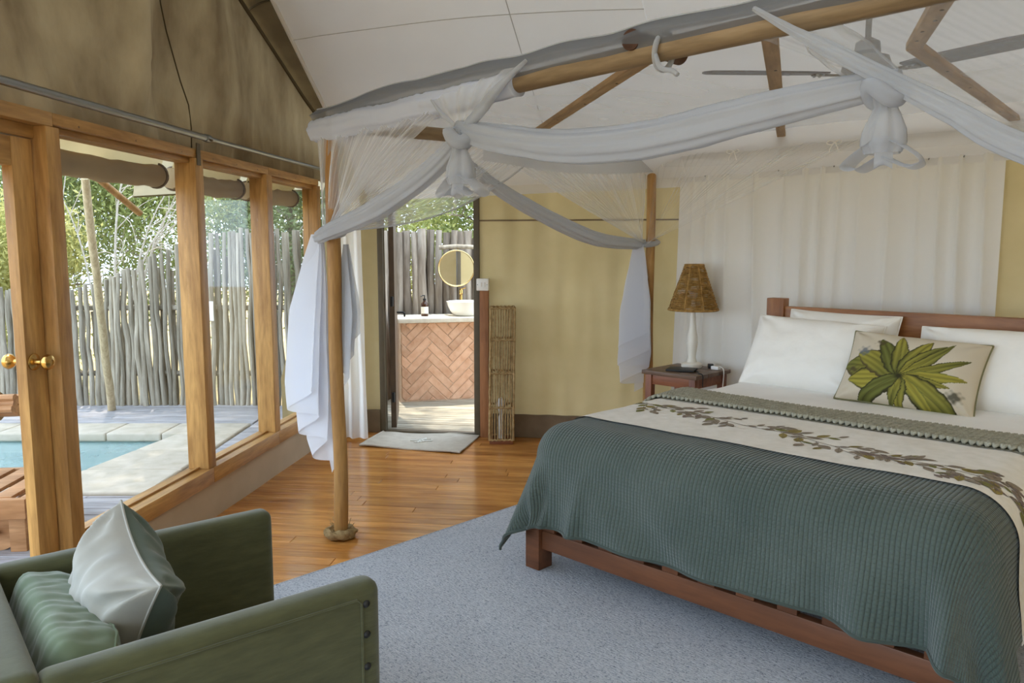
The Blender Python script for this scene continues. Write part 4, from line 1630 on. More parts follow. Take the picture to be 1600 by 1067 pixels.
# dark tips
for (px, pz, r_, c_) in ((.245, -.135, .035, dk_), (-.225, .055, .030, S(96, 104, 112)[:3]), (-.26, -.055, .025, br_), (-.15, .11, .022, br_)):
    d = np.hypot(X - px, (Z - pz) * 1.3) + .012 * np.sin(X * 160) * np.sin(Z * 170)
    k = np.clip(1.3 - d / r_, 0, .85)[:, None]
    colr = colr * (1 - k) + np.array(c_) * k
d = np.hypot(X - cx0, Z - cz0)
k = np.clip(1.4 - d / .022, 0, 1)[:, None]
colr = colr * (1 - k) + np.array(dk_) * k
mb.c = np.concatenate([colr, np.ones((len(V), 1))], 1)
o = mb.build('cushion', M['printed_linen'], None, smooth='all')
pose(o, (1.07, 1.72, .868), math.radians(3), math.radians(34), math.radians(3), FL)
tag(o, 'linen cushion printed with a large green and yellow leaf, leaning on the white pillows', 'cushion')
MB().tube(ed_, .0055, 8, closed=True).build('piping', M['piping'], o, smooth=True)

# ------------------------------------------------------------------ nightstand and what stands on it
ns = thing('nightstand', 'small reddish wood nightstand between the bed and the canopy post', 'nightstand', FL @ Vector((-.61, 2.265, 0)), BR)
for k in range(3):
    boxp('top_board', (-.225, -.235 + .157 * k, .622), (.225, -.235 + .157 * (k + 1) - .002, .65), M['table_top'], ns, .003)
for x in (-.205, .155):
    for y in (-.215, .165):
        boxp('leg', (x, y, 0), (x + .05, y + .05, .622), M['table_wood_z'], ns, .003)
for y in (-.205, .180):
    boxp('apron', (-.155, y, .55), (.155, y + .025, .622), M['table_wood'], ns, .002)
for x in (-.195, .170):
    boxp('apron', (x, -.165, .55), (x + .025, .165, .622), M['table_wood'], ns, .002)
for x in (-.192, .168):
    boxp('stretcher', (x, -.165, .16), (x + .025, .165, .19), M['table_wood'], ns, .002)
boxp('shelf', (-.19, -.2, .17), (.19, .2, .185), M['table_wood'], ns, .002)

lampo = FL @ Vector((-.64, 2.385, .651))
lm = thing('table_lamp', 'white turned table lamp with a conical woven shade on the nightstand', 'lamp', lampo)
MB().lathe([(.072, 0), (.076, .006), (.076, .026), (.066, .034), (.038, .038), (.032, .055), (.026, .075), (.034, .13), (.040, .18), (.038, .22), (.028, .28), (.021, .34), (.023, .37), (.018, .385), (.018, .46)], 32).build('stem', M['white_paint'], lm, smooth=True)
MB().lathe([(.014, .46), (.014, .50), (.03, .53), (.034, .56), (.02, .59), (.002, .60)], 20).build('bulb', M['bulb'], lm, smooth=True)
z0, z1, r0, r1 = .425, .750, .178, .066
shade = bpy.data.objects.new('lamp_shade', None)
COL.objects.link(shade)
shade.parent = lm
wv = MB()
rows = 34
for k in range(rows):
    t = k / (rows - 1)
    R_ = r0 + (r1 - r0) * t
    z = z0 + (z1 - z0) * t
    wv.tube([((R_ + .004 * math.cos(8 * a + (k % 2) * PI)) * math.cos(a), (R_ + .004 * math.cos(8 * a + (k % 2) * PI)) * math.sin(a), z + .002 * math.sin(3 * a + k)) for a in [2 * PI * j / 40 for j in range(40)]], .0042, 5, closed=True)
o = wv.build('woven_strands', M['rattan'], shade, smooth='all')
o['kind'] = 'stuff'
for j in range(8):
    a = 2 * PI * j / 8 + .2
    MB().tube([(r0 * math.cos(a), r0 * math.sin(a), z0), (r1 * math.cos(a), r1 * math.sin(a), z1)], .006, 6).build('shade_rib', M['rattan'], shade, smooth=True)
for R_, z in ((r0, z0), (r1, z1)):
    MB().tube([(R_ * math.cos(a), R_ * math.sin(a), z) for a in [2 * PI * j / 44 for j in range(44)]], .0075, 8, closed=True).build('shade_ring', M['rattan'], shade, smooth=True)
tr_ = MB().box((-.10, -.075, 0), (.10, .075, .014)).build('tablet', M['black'], None, bevel=.004, smooth=True)
tr_.matrix_world = FL @ Matrix.Translation((-.605, 2.195, .651)) @ Matrix.Rotation(.35, 4, 'Z')
tag(tr_, 'flat black tablet lying in front of the lamp on the nightstand', 'tablet')
pg = thing('charger', 'white charging plug and cord hanging over the nightstand edge', 'charger', FL @ Vector((-.45, 2.40, .651)), BR)
boxp('plug', (-.03, -.02, 0), (.03, .02, .026), M['white_plastic'], pg, .005)
MB().tube(spline([(.02, 0, .02), (.05, -.01, .024), (.075, -.02, .0), (.078, -.03, -.09), (.077, -.05, -.22)], 20), .004, 6).build('cord', M['cord_white'], pg, smooth=True)
bc = MB().tube(spline([(-.60, 2.25, .662), (-.54, 2.20, .658), (-.47, 2.19, .656), (-.42, 2.12, .657), (-.378, 2.10, .65), (-.376, 2.10, .57)], 24), .0035, 6).build('black_cord', M['black'], None, smooth=True)
setf(bc, L0, BR)
tag(bc, 'thin black cable trailing from the tablet over the table edge', 'cable')
ad_2 = MB().box((-.02, -.03, 0), (.02, .03, .03)).build('adapter', M['black'], None, bevel=.006, smooth=True)
ad_2.matrix_world = FL @ Matrix.Translation((-.515, 2.44, .651)) @ Matrix.Rotation(.6, 4, 'Z')
tag(ad_2, 'small black adapter lying beside the white plug on the nightstand', 'adapter')

# ------------------------------------------------------------------ rug
rg = thing('rug', 'large pale blue grey woven rug under the bed and armchair', 'rug', L0, BR)
mb = MB().box((-.70, -3.0, .0015), (3.3, 1.75, .012))
mb.build('woven_field', M['rug'], rg, bevel=.003)
MB().tube([(-.70, -3.0, .008), (-.70, 1.75, .008)], .007, 8).build('bound_edge', M['rug'], rg, smooth=True)

# ------------------------------------------------------------------ armchair
CA, CHd = Vector((-.35, 2.01, 0)), math.radians(-50.5)
ac = thing('armchair', 'low olive green upholstered armchair with studded slab arms, in the foreground', 'armchair', CA, CHd)
ZR = .012


def slab(x0, x1, y0, y1, z0, z1, r, name, m=M['green_velvet'], seg=5):
    return MB().box((x0, y0, z0), (x1, y1, z1)).build(name, m, ac, bevel=r, seg=seg, smooth=True)


slab(-.085, .0, -.80, .0, .10, .625, .038, 'arm')
slab(-.805, -.72, -.80, .0, .10, .625, .038, 'arm')
slab(-.80, -.005, -.93, -.79, .10, .64, .04, 'backrest')
slab(-.725, -.08, -.78, -.05, .12, .20, .02, 'seat_base')
sc_ = MB()
sc_.box((-.718, -.765, .20), (-.087, -.06, .315))
sc_.build('seat_cushion', M['green_velvet'], ac, bevel=.04, seg=5, smooth=True)
for x in (-.76, -.05):
    for y in (-.85, -.06):
        MB().tube([(x, y, ZR), (x, y, .11)], [.018, .026], 12).build('leg', M['bed_wood_z'], ac, smooth=True)
# piping seam along the outer side of the near arm, and its studs
MB().tube([(.0015, -.78, .588), (.0015, -.075, .588), (.0015, -.062, .575), (.0015, -.062, .12)], .0035, 6).build('seam', M['green_velvet'], ac, smooth=True)
for z in (.57, .485, .395, .30, .20):
    m = Matrix.Translation((-.0005, -.048, z)) @ Matrix.Rotation(PI / 2, 4, 'Y')
    MB().lathe([(.0105, 0), (.0105, .002), (.007, .006), (.001, .008)], 14, m).build('stud', M['black'], ac, smooth=True)
# grey scatter cushion
mb, ed_ = pillow_mesh(.43, .42, .12, nx=60, ny=60, seed=21, wr=.017, pinch=.15)
n2 = len(mb.f) // 2
me = mb.data('scatter_cushion', M['grey_velvet'], smooth='all')
me.materials.append(M['teal_velvet'])
mi_ = [0] * len(me.polygons)
for k in range(n2):
    mi_[k] = 1
me.polygons.foreach_set('material_index', mi_)
gc = link('scatter_cushion', me)
gc.matrix_world = frame(CA, CHd) @ Matrix.Translation((-.455, -.55, .54)) @ Matrix.Rotation(math.radians(2), 4, 'Z') @ Matrix.Rotation(math.radians(-14), 4, 'X') @ Matrix.Rotation(math.radians(15), 4, 'Y')
tag(gc, 'grey velvet scatter cushion with a dark green back standing in the armchair', 'cushion')
MB().tube(ed_, .004, 6, closed=True).build('piping', M['grey_velvet'], gc, smooth=True)
# green bolster
mb = MB()
BLn, BHt, BTh = .60, .21, .17


def bol(u, v):
    x = (u - .5) * BLn
    a = 2 * PI * v
    ex = 1 - (abs(u - .5) * 2) ** 10 * .55
    ca_, sa_ = math.cos(a), math.sin(a)
    k = (abs(ca_) ** 5 + abs(sa_) ** 5) ** (-1 / 5)
    puck = .0022 * math.sin(u * 75 + 2 * nz(v * 9, u * 3)) * (.4 + .6 * nz(u * 7, v * 5, 2) ** 2 * 2) + .006 * nz(u * 9, v * 11, 7) + .0025 * nz(u * 30, v * 14, 3)
    return Vector((x, ca_ * k * (BTh / 2 * ex + puck), sa_ * k * (BHt / 2 * ex + puck)))


mb.grid(bol, 110, 56)
for u in (0, 1):
    mb.poly([bol(u, k / 56) for k in range(56)][::1 if u else -1])
bo = mb.build('bolster', M['green_bolster'], None, smooth='all', weld=.0004)
bo.matrix_world = frame(CA, CHd) @ Matrix.Translation((-.42, -.70, .515)) @ Matrix.Rotation(math.radians(-20), 4, 'X')
tag(bo, 'ruched sage green bolster cushion lying along the back of the armchair', 'cushion')
MB().tube([bol(k / 50, .145) for k in range(51)], .004, 6).build('piping', M['green_bolster'], bo, smooth=True)

# ------------------------------------------------------------------ small things by the doorway
dm = MB()
Dm = [onz(562, 697), onz(718, 709), onz(749, 682), onz(603, 674)]


def dmat(u, v):
    p = Dm[0].lerp(Dm[1], u).lerp(Dm[3].lerp(Dm[2], u), v)
    return (p.x, p.y, .010 + .004 * nz(u * 6, v * 5) + .004 * math.sin(u * 9 + 2 * v))


dm.grid(dmat, 40, 20)
b = len(dm.v)
o = dm.build('doormat', M['mat_cloth'], None, smooth='all')
tag(o, 'pale taupe cloth mat on the floorboards before the bathroom doorway', 'mat')
em = MB()
for k, (u0, v0, u1, v1) in enumerate(((.40, .46, .62, .50), (.44, .54, .58, .58), (.46, .38, .55, .44), (.50, .36, .53, .62))):
    em.tube([Vector(dmat(u0 + (u1 - u0) * t / 8, v0 + (v1 - v0) * t / 8 + .02 * math.sin(t * .8))) + Vector((0, 0, .004)) for t in range(9)], .006, 6)
em.build('embroidered_mark', M['label_paper'], o)
MB().tube([Vector(dmat(u, v)) for u, v in [(k / 20, 0) for k in range(20)] + [(1, k / 12) for k in range(12)] + [(1 - k / 20, 1) for k in range(20)] + [(0, 1 - k / 12) for k in range(12)]], .007, 6, closed=True).build('hem', M['mat_cloth'], o, smooth=True)

stb = boxp('door_stub_post', (.02, -.06, 0), (.092, -.024, 1.19), M['stub_wood'], None, .004)
setf(stb, BA, BH)
tag(stb, 'short reddish wooden upright carrying the light switch beside the doorway', 'post')
sw = thing('light_switch', 'white double light switch box on the wooden upright', 'switch', FB @ Vector((.05, -.06, 1.238)), BH)
boxp('box', (-.048, -.035, -.048), (.048, .03, .048), M['white_plastic'], sw, .006)
for x in (-.014, .014):
    boxp('rocker', (x - .009, -.040, -.018), (x + .009, -.034, .018), M['white_plastic'], sw, .002)
for x in (-.038, .038):
    MB().lathe([(.004, 0), (.003, .002)], 10, Matrix.Translation((x, -.035, 0)) @ Matrix.Rotation(PI / 2, 4, 'X')).build('screw', M['steel'], sw)

# woven floor lamp
fo = onz(783, 690)
wl_ = thing('woven_floor_lamp', 'tall square floor lamp woven from sea grass rope beside the doorway', 'lamp', fo, BH + .18)
hw, ht = .092, 1.07
boxp('base', (-hw, -hw, 0), (hw, hw, .03), M['table_wood'], wl_, .003)
lean = lambda z: .012 * z
for x in (-1, 1):
    for y in (-1, 1):
        MB().tube([(x * hw + lean(z) + .003 * nz(z * 9, x, y), y * hw, z) for z in [.03 + (ht - .03) * k / 24 for k in range(25)]], .009, 7, fluted=(.15, 2), twist=60).build('corner_rope', M['sea_grass'], wl_, smooth=True)
for side in range(4):
    for k in range(1, 9):
        t = -hw + 2 * hw * k / 9
        pts = []
        for j in range(17):
            z = .03 + (ht - .03) * j / 16
            wob = .006 * nz(side * 7 + k * 1.7, z * 5)
            q = [(t + wob, -hw), (hw, t + wob), (t + wob, hw), (-hw, t + wob)][side]
            pts.append((q[0] + lean(z), q[1], z))
        MB().tube(pts, .0052, 5).build('strand', M['sea_grass'], wl_, smooth=True)
for z in (.29, .56, .82, 1.065, .035):
    for side in range(4):
        a = [(-hw, -hw), (hw, -hw), (hw, hw), (-hw, hw)]
        p0, p1 = a[side], a[(side + 1) % 4]
        MB().tube([(p0[0] + (p1[0] - p0[0]) * j / 18 + lean(z), p0[1] + (p1[1] - p0[1]) * j / 18, z + .005 * math.sin(j * 2.1)) for j in range(19)], .0085, 6, fluted=(.2, 2), twist=40).build('cross_rope', M['sea_grass'], wl_, smooth=True)
MB().lathe([(.02, .03), (.02, .20), (.014, .22)], 14).build('bulb_holder', M['white_plastic'], wl_, smooth=True)
MB().lathe([(.014, .22), (.016, .24), (.036, .29), (.036, .32), (.02, .35), (.002, .355)], 18).build('bulb', M['bulb'], wl_, smooth=True)
# ------------------------------------------------------------------ canopy frame of round poles (bed's own axes)
cf = thing('canopy_frame', 'four poster canopy frame of round varnished poles around the bed', 'canopy frame', L0, BR)
AL, AR, LF, LK = -1.015, 2.85, -.41, 2.37


def pole(name, a, b, r0, r1, m, n=14, seed=0, wob=.006, parent=cf):
    a, b = Vector(a), Vector(b)
    pts, rr = [], []
    for k in range(n + 1):
        t = k / n
        p = a.lerp(b, t)
        e = wob * (1 if 0 < k < n else 0)
        pts.append(p + Vector((e * nz(t * 3, seed), e * nz(t * 3, seed + 5), e * nz(t * 3, seed + 9))))
        rr.append(r0 + (r1 - r0) * t + .002 * nz(t * 5, seed, 3))
    return MB().tube(pts, rr, 18).build(name, m, parent, smooth=True)


ends = [((AL, LF), 2.11), ((AL, LK), 2.19), ((AR, LF), 2.13), ((AR, LK), 2.2)]
for i, ((a, l), h) in enumerate(ends):
    pole('post', (a, l, 0.001 if i == 0 else .012 if i == 2 else .001), (a + (.008 if i == 0 else 0), l, h), .036, .034, M['pole_wood'], 20, i * 3, .012)
pole('front_beam', (-1.10, LF, 2.118), (AR + .12, LF, 2.165), .036, .038, M['beam_wood'], 24, 11)
pole('side_beam', (AL, LF - .0, 2.125), (AL, LK + .1, 2.22), .036, .036, M['beam_wood_y'], 20, 14)
pole('back_beam', (AL - .1, LK, 2.225), (AR + .1, LK, 2.235), .036, .036, M['beam_wood'], 24, 17)
pole('side_beam', (AR, LF - .1, 2.14), (AR, LK + .1, 2.22), .036, .036, M['beam_wood_y'], 20, 19)
pole('beam_stub', (.835, LF - .045, 2.185), (.80, LF + .30, 2.20), .034, .034, M['dark_canvas_wood'], 6, 21)
for a, b in (((.90, LF + .04, 2.16), (AL + .04, .95, 2.18)), ((1.27, LF + .04, 2.165), (.02, LK - .05, 2.24)), ((1.46, .30, 2.19), (1.33, LK - .05, 2.20)), ((1.46, .30, 2.19), (1.75, LF + .04, 2.15))):
    a, b = Vector(a), Vector(b)
    d = (b - a).normalized()
    sx = d.cross(Vector((0, 0, 1))).normalized()
    up_ = sx.cross(d)
    m = Matrix((sx.to_4d(), d.to_4d(), up_.to_4d(), (0, 0, 0, 1))).transposed()
    m = Matrix(((sx.x, d.x, up_.x, a.x), (sx.y, d.y, up_.y, a.y), (sx.z, d.z, up_.z, a.z), (0, 0, 0, 1)))
    o = MB().box((-.026, 0, -.012), (.026, (b - a).length, .012)).build('brace', M['frame_wood_brace'], cf, bevel=.003)
    o.matrix_local = m
    nn = MB()
    for t in (.22, .42, .62, .80):
        nn.lathe([(.006, -.0135), (.005, -.012)], 8, Matrix.Translation((.008 * (-1 if t > .5 else 1), (b - a).length * t, 0)))
    nn.build('nails', M['brown_steel'], o)
# coil of rope round the foot of the front post
rc = []
for k in range(97):
    q = 2 * PI * k / 48
    R_ = .050 + .014 * (k > 48) * min(1, (k - 48) / 8) if k > 48 else .050
    rc.append((AL + R_ * math.cos(q), LF + R_ * math.sin(q), .020 + .016 * k / 96))
rope_coil = MB().tube(rc, .021, 18, fluted=(.24, 3), twist=75).build('rope_collar', M['rope'], cf, smooth=True)
fy = MB()
for k in range(16):
    a = random.uniform(1.6, 3.6)
    p0 = Vector((AL + .055 * math.cos(a), LF + .055 * math.sin(a), .035))
    fy.tube([p0, p0 + Vector((.02 * math.cos(a) + random.uniform(-.02, .02), .02 * math.sin(a), random.uniform(.02, .06)))], .0015, 4)
f_ = fy.build('frayed_strands', M['rope'], rope_coil)
f_['kind'] = 'stuff'

# ------------------------------------------------------------------ mosquito net
net = thing('mosquito_net', 'sheer white mosquito net draped over the canopy frame and tied back to its posts', 'mosquito net', L0, BR)
KF = Vector((AL - .02, LF - .035, 1.585))           # tied to the front post
KB = Vector((AL - .0, LK - .09, 1.56))              # tied to the back post
KR = Vector((2.70, LF - .04, 1.42))                 # tied to the far right post


def top_beam(t, side):
    """points along the top of the frame"""
    if side == 'front':
        return Vector((AL - .09 + (AR - AL) * t, LF - .03, 2.085 + .03 * t))
    if side == 'left':
        return Vector((AL - .045, LF + (LK - LF) * t, 2.12 + .10 * t))
    return Vector((AL + (AR - AL) * t, LK - .045, 2.225))


def gathered(name, m, top, t0, t1, K, spread, nrm, sag=0., nfold=9, amp=.03, nu=90, nv=40, seed=0, edge=None):
    """a curtain hung along the frame and drawn together at the tie point K"""
    mb = MB()
    nrm = Vector(nrm)

    def fn(u, v):
        a = top(t0 + (t1 - t0) * u)
        k = Vector(K) + Vector(spread) * (u - .5)
        p = a.lerp(k, v)
        d = (a - k).length
        p.z -= sag * d * math.sin(PI * v) * u ** 1.5
        f = math.sin(2 * PI * nfold * u + 2.6 * nz(u * 3, seed) + seed) * (.45 + .9 * abs(nz(u * 5, seed + 3)))
        w = amp * (.35 + .65 * math.sin(PI * min(1, v * 1.1 + .05))) * (1 - .75 * v * v)
        f2 = math.sin(2 * PI * nfold * 6.3 * u + 4 * nz(u * 6, seed + 7))
        return p + nrm * (w * f + .0045 * f2 * (1 - .6 * v) + .02 * nz(u * 3, v * 2, seed))
    mb.grid(fn, nu, nv)
    o = mb.build(name, m, net, smooth='all')
    if edge:
        MB().tube([Vector(fn(u, v)) for u, v in [(edge, k / 30) for k in range(31)]], .005, 6).build('hem', M['net_mid'], o, smooth=True)
    return o


fdir = (0, 1, 0)
gathered('front_curtain', M['net'], lambda t: top_beam(t, 'front'), .0, .262, KF, (.03, 0, .04), fdir, -.02, 6, .030, 260, 44, 1)
gathered('side_curtain', M['net'], lambda t: top_beam(t, 'left'), .0, .60, KF, (-.01, .03, .03), (1, 0, 0), .085, 5, .035, 240, 44, 2, 1)
gathered('side_curtain', M['net'], lambda t: top_beam(t, 'left'), .34, 1.0, KB, (0, -.03, .02), (1, 0, 0), -.03, 5, .030, 240, 40, 3)
gathered('back_curtain', M['net_faint'], lambda t: top_beam(t, 'back'), .02, .44, KB + Vector((.03, .02, 0)), (.02, 0, .02), fdir, .0, 4, .03, 200, 36, 4)
gathered('front_curtain', M['net_veil'], lambda t: top_beam(t, 'front'), .62, 1.0, KR, (-.02, 0, .05), fdir, .0, 4, .03, 200, 40, 5)

# twisted rolls of gathered net
def roll(name, pts, rad, m=None, n=64, seg=44, flute=.11, k=7, tw=5, squash=1., parent=net):
    P = spline(pts, n)
    N = len(P)
    rr = []
    for i in range(N):
        t = i / (N - 1) * (len(rad) - 1)
        a = min(int(t), len(rad) - 2)
        rr.append((rad[a] + (rad[a + 1] - rad[a]) * (t - a)) * (1 + .06 * nz(i * .23, rad[0] * 90)))
    return MB().tube(P, rr, seg, fluted=(flute, k), twist=tw, squash=squash).build(name, m or M['net_thick'], parent, smooth='all')


y_ = LF - .05
roll('tied_back_roll', [(.05, y_, 1.985), (-.17, y_ - .01, 1.84), (-.53, y_ - .02, 1.695), (-.90, y_ - .03, 1.60), (-1.03, y_ - .03, 1.565)], [.026, .040, .047, .036, .028])
roll('swag', [(.0, y_, 1.985), (.15, y_ - .01, 1.945), (.33, y_ - .02, 1.905), (.58, y_ - .02, 1.862), (.85, y_ - .02, 1.850), (1.05, y_ - .02, 1.862), (1.20, y_ - .02, 1.88), (1.40, y_ - .01, 1.905), (1.60, y_, 1.925), (1.68, y_, 1.93)], [.034, .044, .046, .050, .050, .048, .044, .034, .026], squash=1.1, n=90)
roll('tied_back_roll', [(1.27, y_ + .0, 2.19), (1.40, y_ - .03, 2.10), (1.50, y_ - .035, 2.035), (1.67, y_ - .04, 1.925), (1.82, y_ - .04, 1.828), (1.96, y_ - .04, 1.735), (2.35, y_ - .03, 1.55), (2.72, y_ - .02, 1.44)], [.007, .012, .018, .022, .025, .028, .032, .03], tw=3, n=90)
roll('tied_back_roll', [(AL - .05, .55, 2.02), (AL - .05, .83, 1.875), (AL - .05, 1.30, 1.71), (AL - .05, 1.78, 1.585), (AL - .04, 2.20, 1.555), (AL - .02, LK - .06, 1.56)], [.022, .040, .046, .046, .038, .03])
# where the rolls are bound to the posts
for K, r in ((KF, .05), (KB, .052)):
    px = AL
    MB().tube([(px + r * math.cos(q), (LF if K is KF else LK) + r * math.sin(q), K.z + .012 * math.sin(q)) for q in [2 * PI * k / 28 for k in range(28)]], .020, 10, closed=True, fluted=(.12, 4)).build('post_tie', M['net_thick'], net, smooth='all')

# white cotton sleeve along the corner of the front beam
P, rr = [], []
for k in range(121):
    t = k / 120
    a = -1.135 + 1.42 * t
    P.append((a, LF - .005, 2.115 + .02 * t - .012 * math.sin(PI * t) + .008 * nz(a * 5, 3) - .015 * (1 - t) ** 3))
    rr.append(lin(t, (0, .054), (.15, .066), (.45, .060), (.8, .052), (1, .046)) * (1 + .10 * nz(a * 13, 1) + .07 * nz(a * 34, 5)))
MB().tube(P, rr, 40, fluted=(.045, 7), twist=9).build('beam_sleeve', M['cotton'], net, smooth='all')

# net roof: it rides up over the front beam, then lies over the frame
def roof_net(u, v):
    a = AL - .10 + (AR - AL + .2) * u
    prof = [(0, LF - .035, 2.150), (.10, LF - .050, 2.185), (.2, LF + .0, 2.222), (.35, LF + .30, 2.205), (.6, .9, 2.19), (.85, 1.9, 2.25), (1, LK + .04, 2.275)]
    l = lin(v, *[(p[0], p[1]) for p in prof])
    z = lin(v, *[(p[0], p[2]) for p in prof])
    h = math.exp(-((v - .17) / .10) ** 2)
    z += h * (lin(a, (-1.1, -.015), (-.5, .015), (0, .018), (.35, .02), (.8, .02), (1.3, .01), (3, .0)) + .012 * nz(a * 3.2, 2))
    l -= .012 * math.sin(a * 9 + 2 * nz(a * 2, 5)) * h
    z += .008 * nz(a * 5, l * 4, 6) + .05 * u * (v > .3) * 0
    return (a, l, z)


MB().grid(roof_net, 150, 20, 0, 1, 0, .25).build('roof_edge', M['net_edge_shaded'], net, smooth='all')
MB().grid(roof_net, 150, 36, 0, 1, .25, 1).build('net_roof', M['net_roof'], net, smooth='all')
sl = MB()
sl.tube([roof_net(k / 120 * .99, .20) for k in range(121)], .004, 6)
sl.build('roof_hem', M['net_mid'], net, smooth='all')


# short valances hanging from the side and back beams
def valance(name, top, n, h, nrm, seed, m):
    nrm = Vector(nrm)

    def fn(u, v):
        a = top(u)
        dip = h * (1 + .35 * math.sin(PI * ((u * n) % 1)))
        return Vector((a.x, a.y, a.z + .06 - (dip + .06) * v)) + nrm * (.015 * math.sin(u * n * 12) * v + .01 * nz(u * 9, v, seed))
    return MB().grid(fn, 110, 12).build(name, m, net, smooth='all')


valance('side_valance', lambda t: top_beam(.36 + .64 * t, 'left') + Vector((.09, 0, 0)), 1, .13, (1, 0, 0), 1, M['net_mid'])
valance('back_valance', lambda t: top_beam(t, 'back') + Vector((0, -.0, 0)), 3, .10, (0, 1, 0), 2, M['net_roof'])

# V of net drawn down from the front beam to the first knot
K1 = Vector((.03, LF - .06, 1.975))


def vee(u, v):
    a = Vector((-.15 + .55 * u, LF - .07, 2.12 + .065 * u))
    k = K1 + Vector((.03 * (u - .5), 0, 0))
    p = a.lerp(k, v)
    p.y += .012 * math.sin(u * 30) * (1 - v) - .01 * math.sin(PI * v)
    return p


vm = MB()
vm.grid(vee, 60, 24)
vo = vm.build('gathered_vee', M['net'], net, smooth='all')
roll('vee_edge', [vee(1, 0), vee(1, .35) + Vector((-.01, 0, 0)), vee(1, .7), K1], [.006, .016, .022, .02], M['net_mid'], 24, 14, parent=vo)
roll('vee_edge', [vee(0, 0), vee(0, .5), K1], [.004, .009, .012], M['net_mid'], 20, 12, parent=vo)


# hanging knots of spare net
def knot(name, c, s, seed, lab):
    c = Vector(c)
    kn_ = bpy.data.objects.new(name, None)
    COL.objects.link(kn_)
    kn_.parent = net
    MB().tube([c + Vector((s * .20 * math.cos(q), s * .18 * math.sin(q), -.12 * s + .02 * math.sin(2 * q))) for q in [2 * PI * k / 28 for k in range(28)]], s * .105, 12, closed=True, fluted=(.08, 4)).build('collar', M['net_thick'], kn_, smooth='all')
    prof = [(.15, 0), (.15, -.15), (.12, -.30), (.17, -.42), (.23, -.58), (.25, -.74), (.20, -.86)]
    pts = [c + Vector((s * .02 * nz(k, seed), 0, z * s)) for k, (r, z) in enumerate(prof)]
    pts2 = spline(pts, 24)
    rr = [lin(k / 24 * 6, *[(i, p[0] * s) for i, p in enumerate(prof)]) for k in range(25)]
    MB().tube(pts2, rr, 30, fluted=(.13, 5), twist=1.5, squash=.85, cap=False).build('bundle', M['net_mid'], kn_, smooth='all')
    # loops of net folded back under the bundle
    rng_ = random.Random(seed)
    for j, (ang, ln) in enumerate(((2.9, .42), (.2, .40), (4.9, .25))):
        d = Vector((math.cos(ang), math.sin(ang) * .5, 0))
        side = Vector((-d.y, d.x, 0))
        b = c + Vector((0, 0, -.70 * s))
        A_ = b + d * s * .06
        path = spline([A_, b + d * s * ln * .8 + Vector((0, 0, -.16 * s)), b + d * s * ln * 1.15 + Vector((0, 0, -.30 * s)), b + d * s * ln * .75 + Vector((0, 0, -.36 * s)), b + d * s * .02 + Vector((0, 0, -.22 * s))], 22)

        def rib(u, v, path=path, side=side):
            t = u * (len(path) - 1)
            k = min(int(t), len(path) - 2)
            p = path[k].lerp(path[k + 1], t - k)
            return p + side * ((v - .5) * s * .40) + Vector((0, 0, s * .05 * math.sin(v * PI)))
        MB().grid(rib, 26, 8).build('loop', M['net_thick'], kn_, smooth='all')
    return kn_


knot('hanging_knot', (.035, LF - .075, 1.975), .245, 3, '')
knot('hanging_knot', (1.655, LF - .07, 1.925), .205, 8, '')
# net drawn from the swag's far end up to the roof
roll('gathered_roll', [(1.66, y_, 1.93), (1.56, y_ + .05, 2.0), (1.44, y_ + .10, 2.10), (1.36, y_ + .12, 2.19)], [.03, .05, .05, .02], M['net_roof'], 30, 20)


# tails falling from the ties, their hems in zigzag folds
def tail(name, K, widths, drop, nf, depth, dirv, nrm, m, rise, seed, bias=0., drift=0.):
    """cloth pleated to and fro, its hem climbing in zigzags from the longest pleat to the shortest"""
    dirv, nrm = Vector(dirv), Vector(nrm)

    def fn(u, v):
        ln = drop * (1 - rise * u)
        w = lin(v * ln / drop, *widths)
        t = (u * nf + .25) % 1
        tri = 1 - abs(t * 2 - 1) * 2
        tri = math.sin(tri * PI / 2) * .85 + tri * .15
        x = (bias + .5 * tri) * w + drift * u * v + .012 * nz(u * 3, v * 3, seed)
        d = depth * (u - .5) * min(1, .25 + v) + .014 * nz(u * 5, v * 2.5, seed + 3)
        return Vector(K) + dirv * x + nrm * d + Vector((0, 0, -ln * v + .05 * tri * v * drop * .5))
    return MB().grid(fn, 150, 50).build(name, m, net, smooth='all')


tail('front_tail', KF + Vector((-.02, -.012, .0)), [(0, .07), (.1, .14), (.3, .25), (.6, .28), (.85, .22), (1, .10)], 1.25, 3.3, -.11, (1, .1, 0), (.0, 1, 0), M['net_tail'], .34, 2, -.40, -.06)
tail('front_tail', KF + Vector((.055, .085, -.05)), [(0, .03), (.25, .10), (.5, .14), (1, .08)], .72, 2.2, .06, (1, 0, 0), (0, 1, 0), M['net_mid'], .35, 5, .05)
tail('back_tail', KB + Vector((-.03, -.02, .0)), [(0, .06), (.12, .12), (.4, .22), (.75, .25), (1, .20)], 1.14, 3.4, .12, (.72, .70, 0), (.70, -.72, 0), M['net_tail'], .42, 4, -.02, -.03)

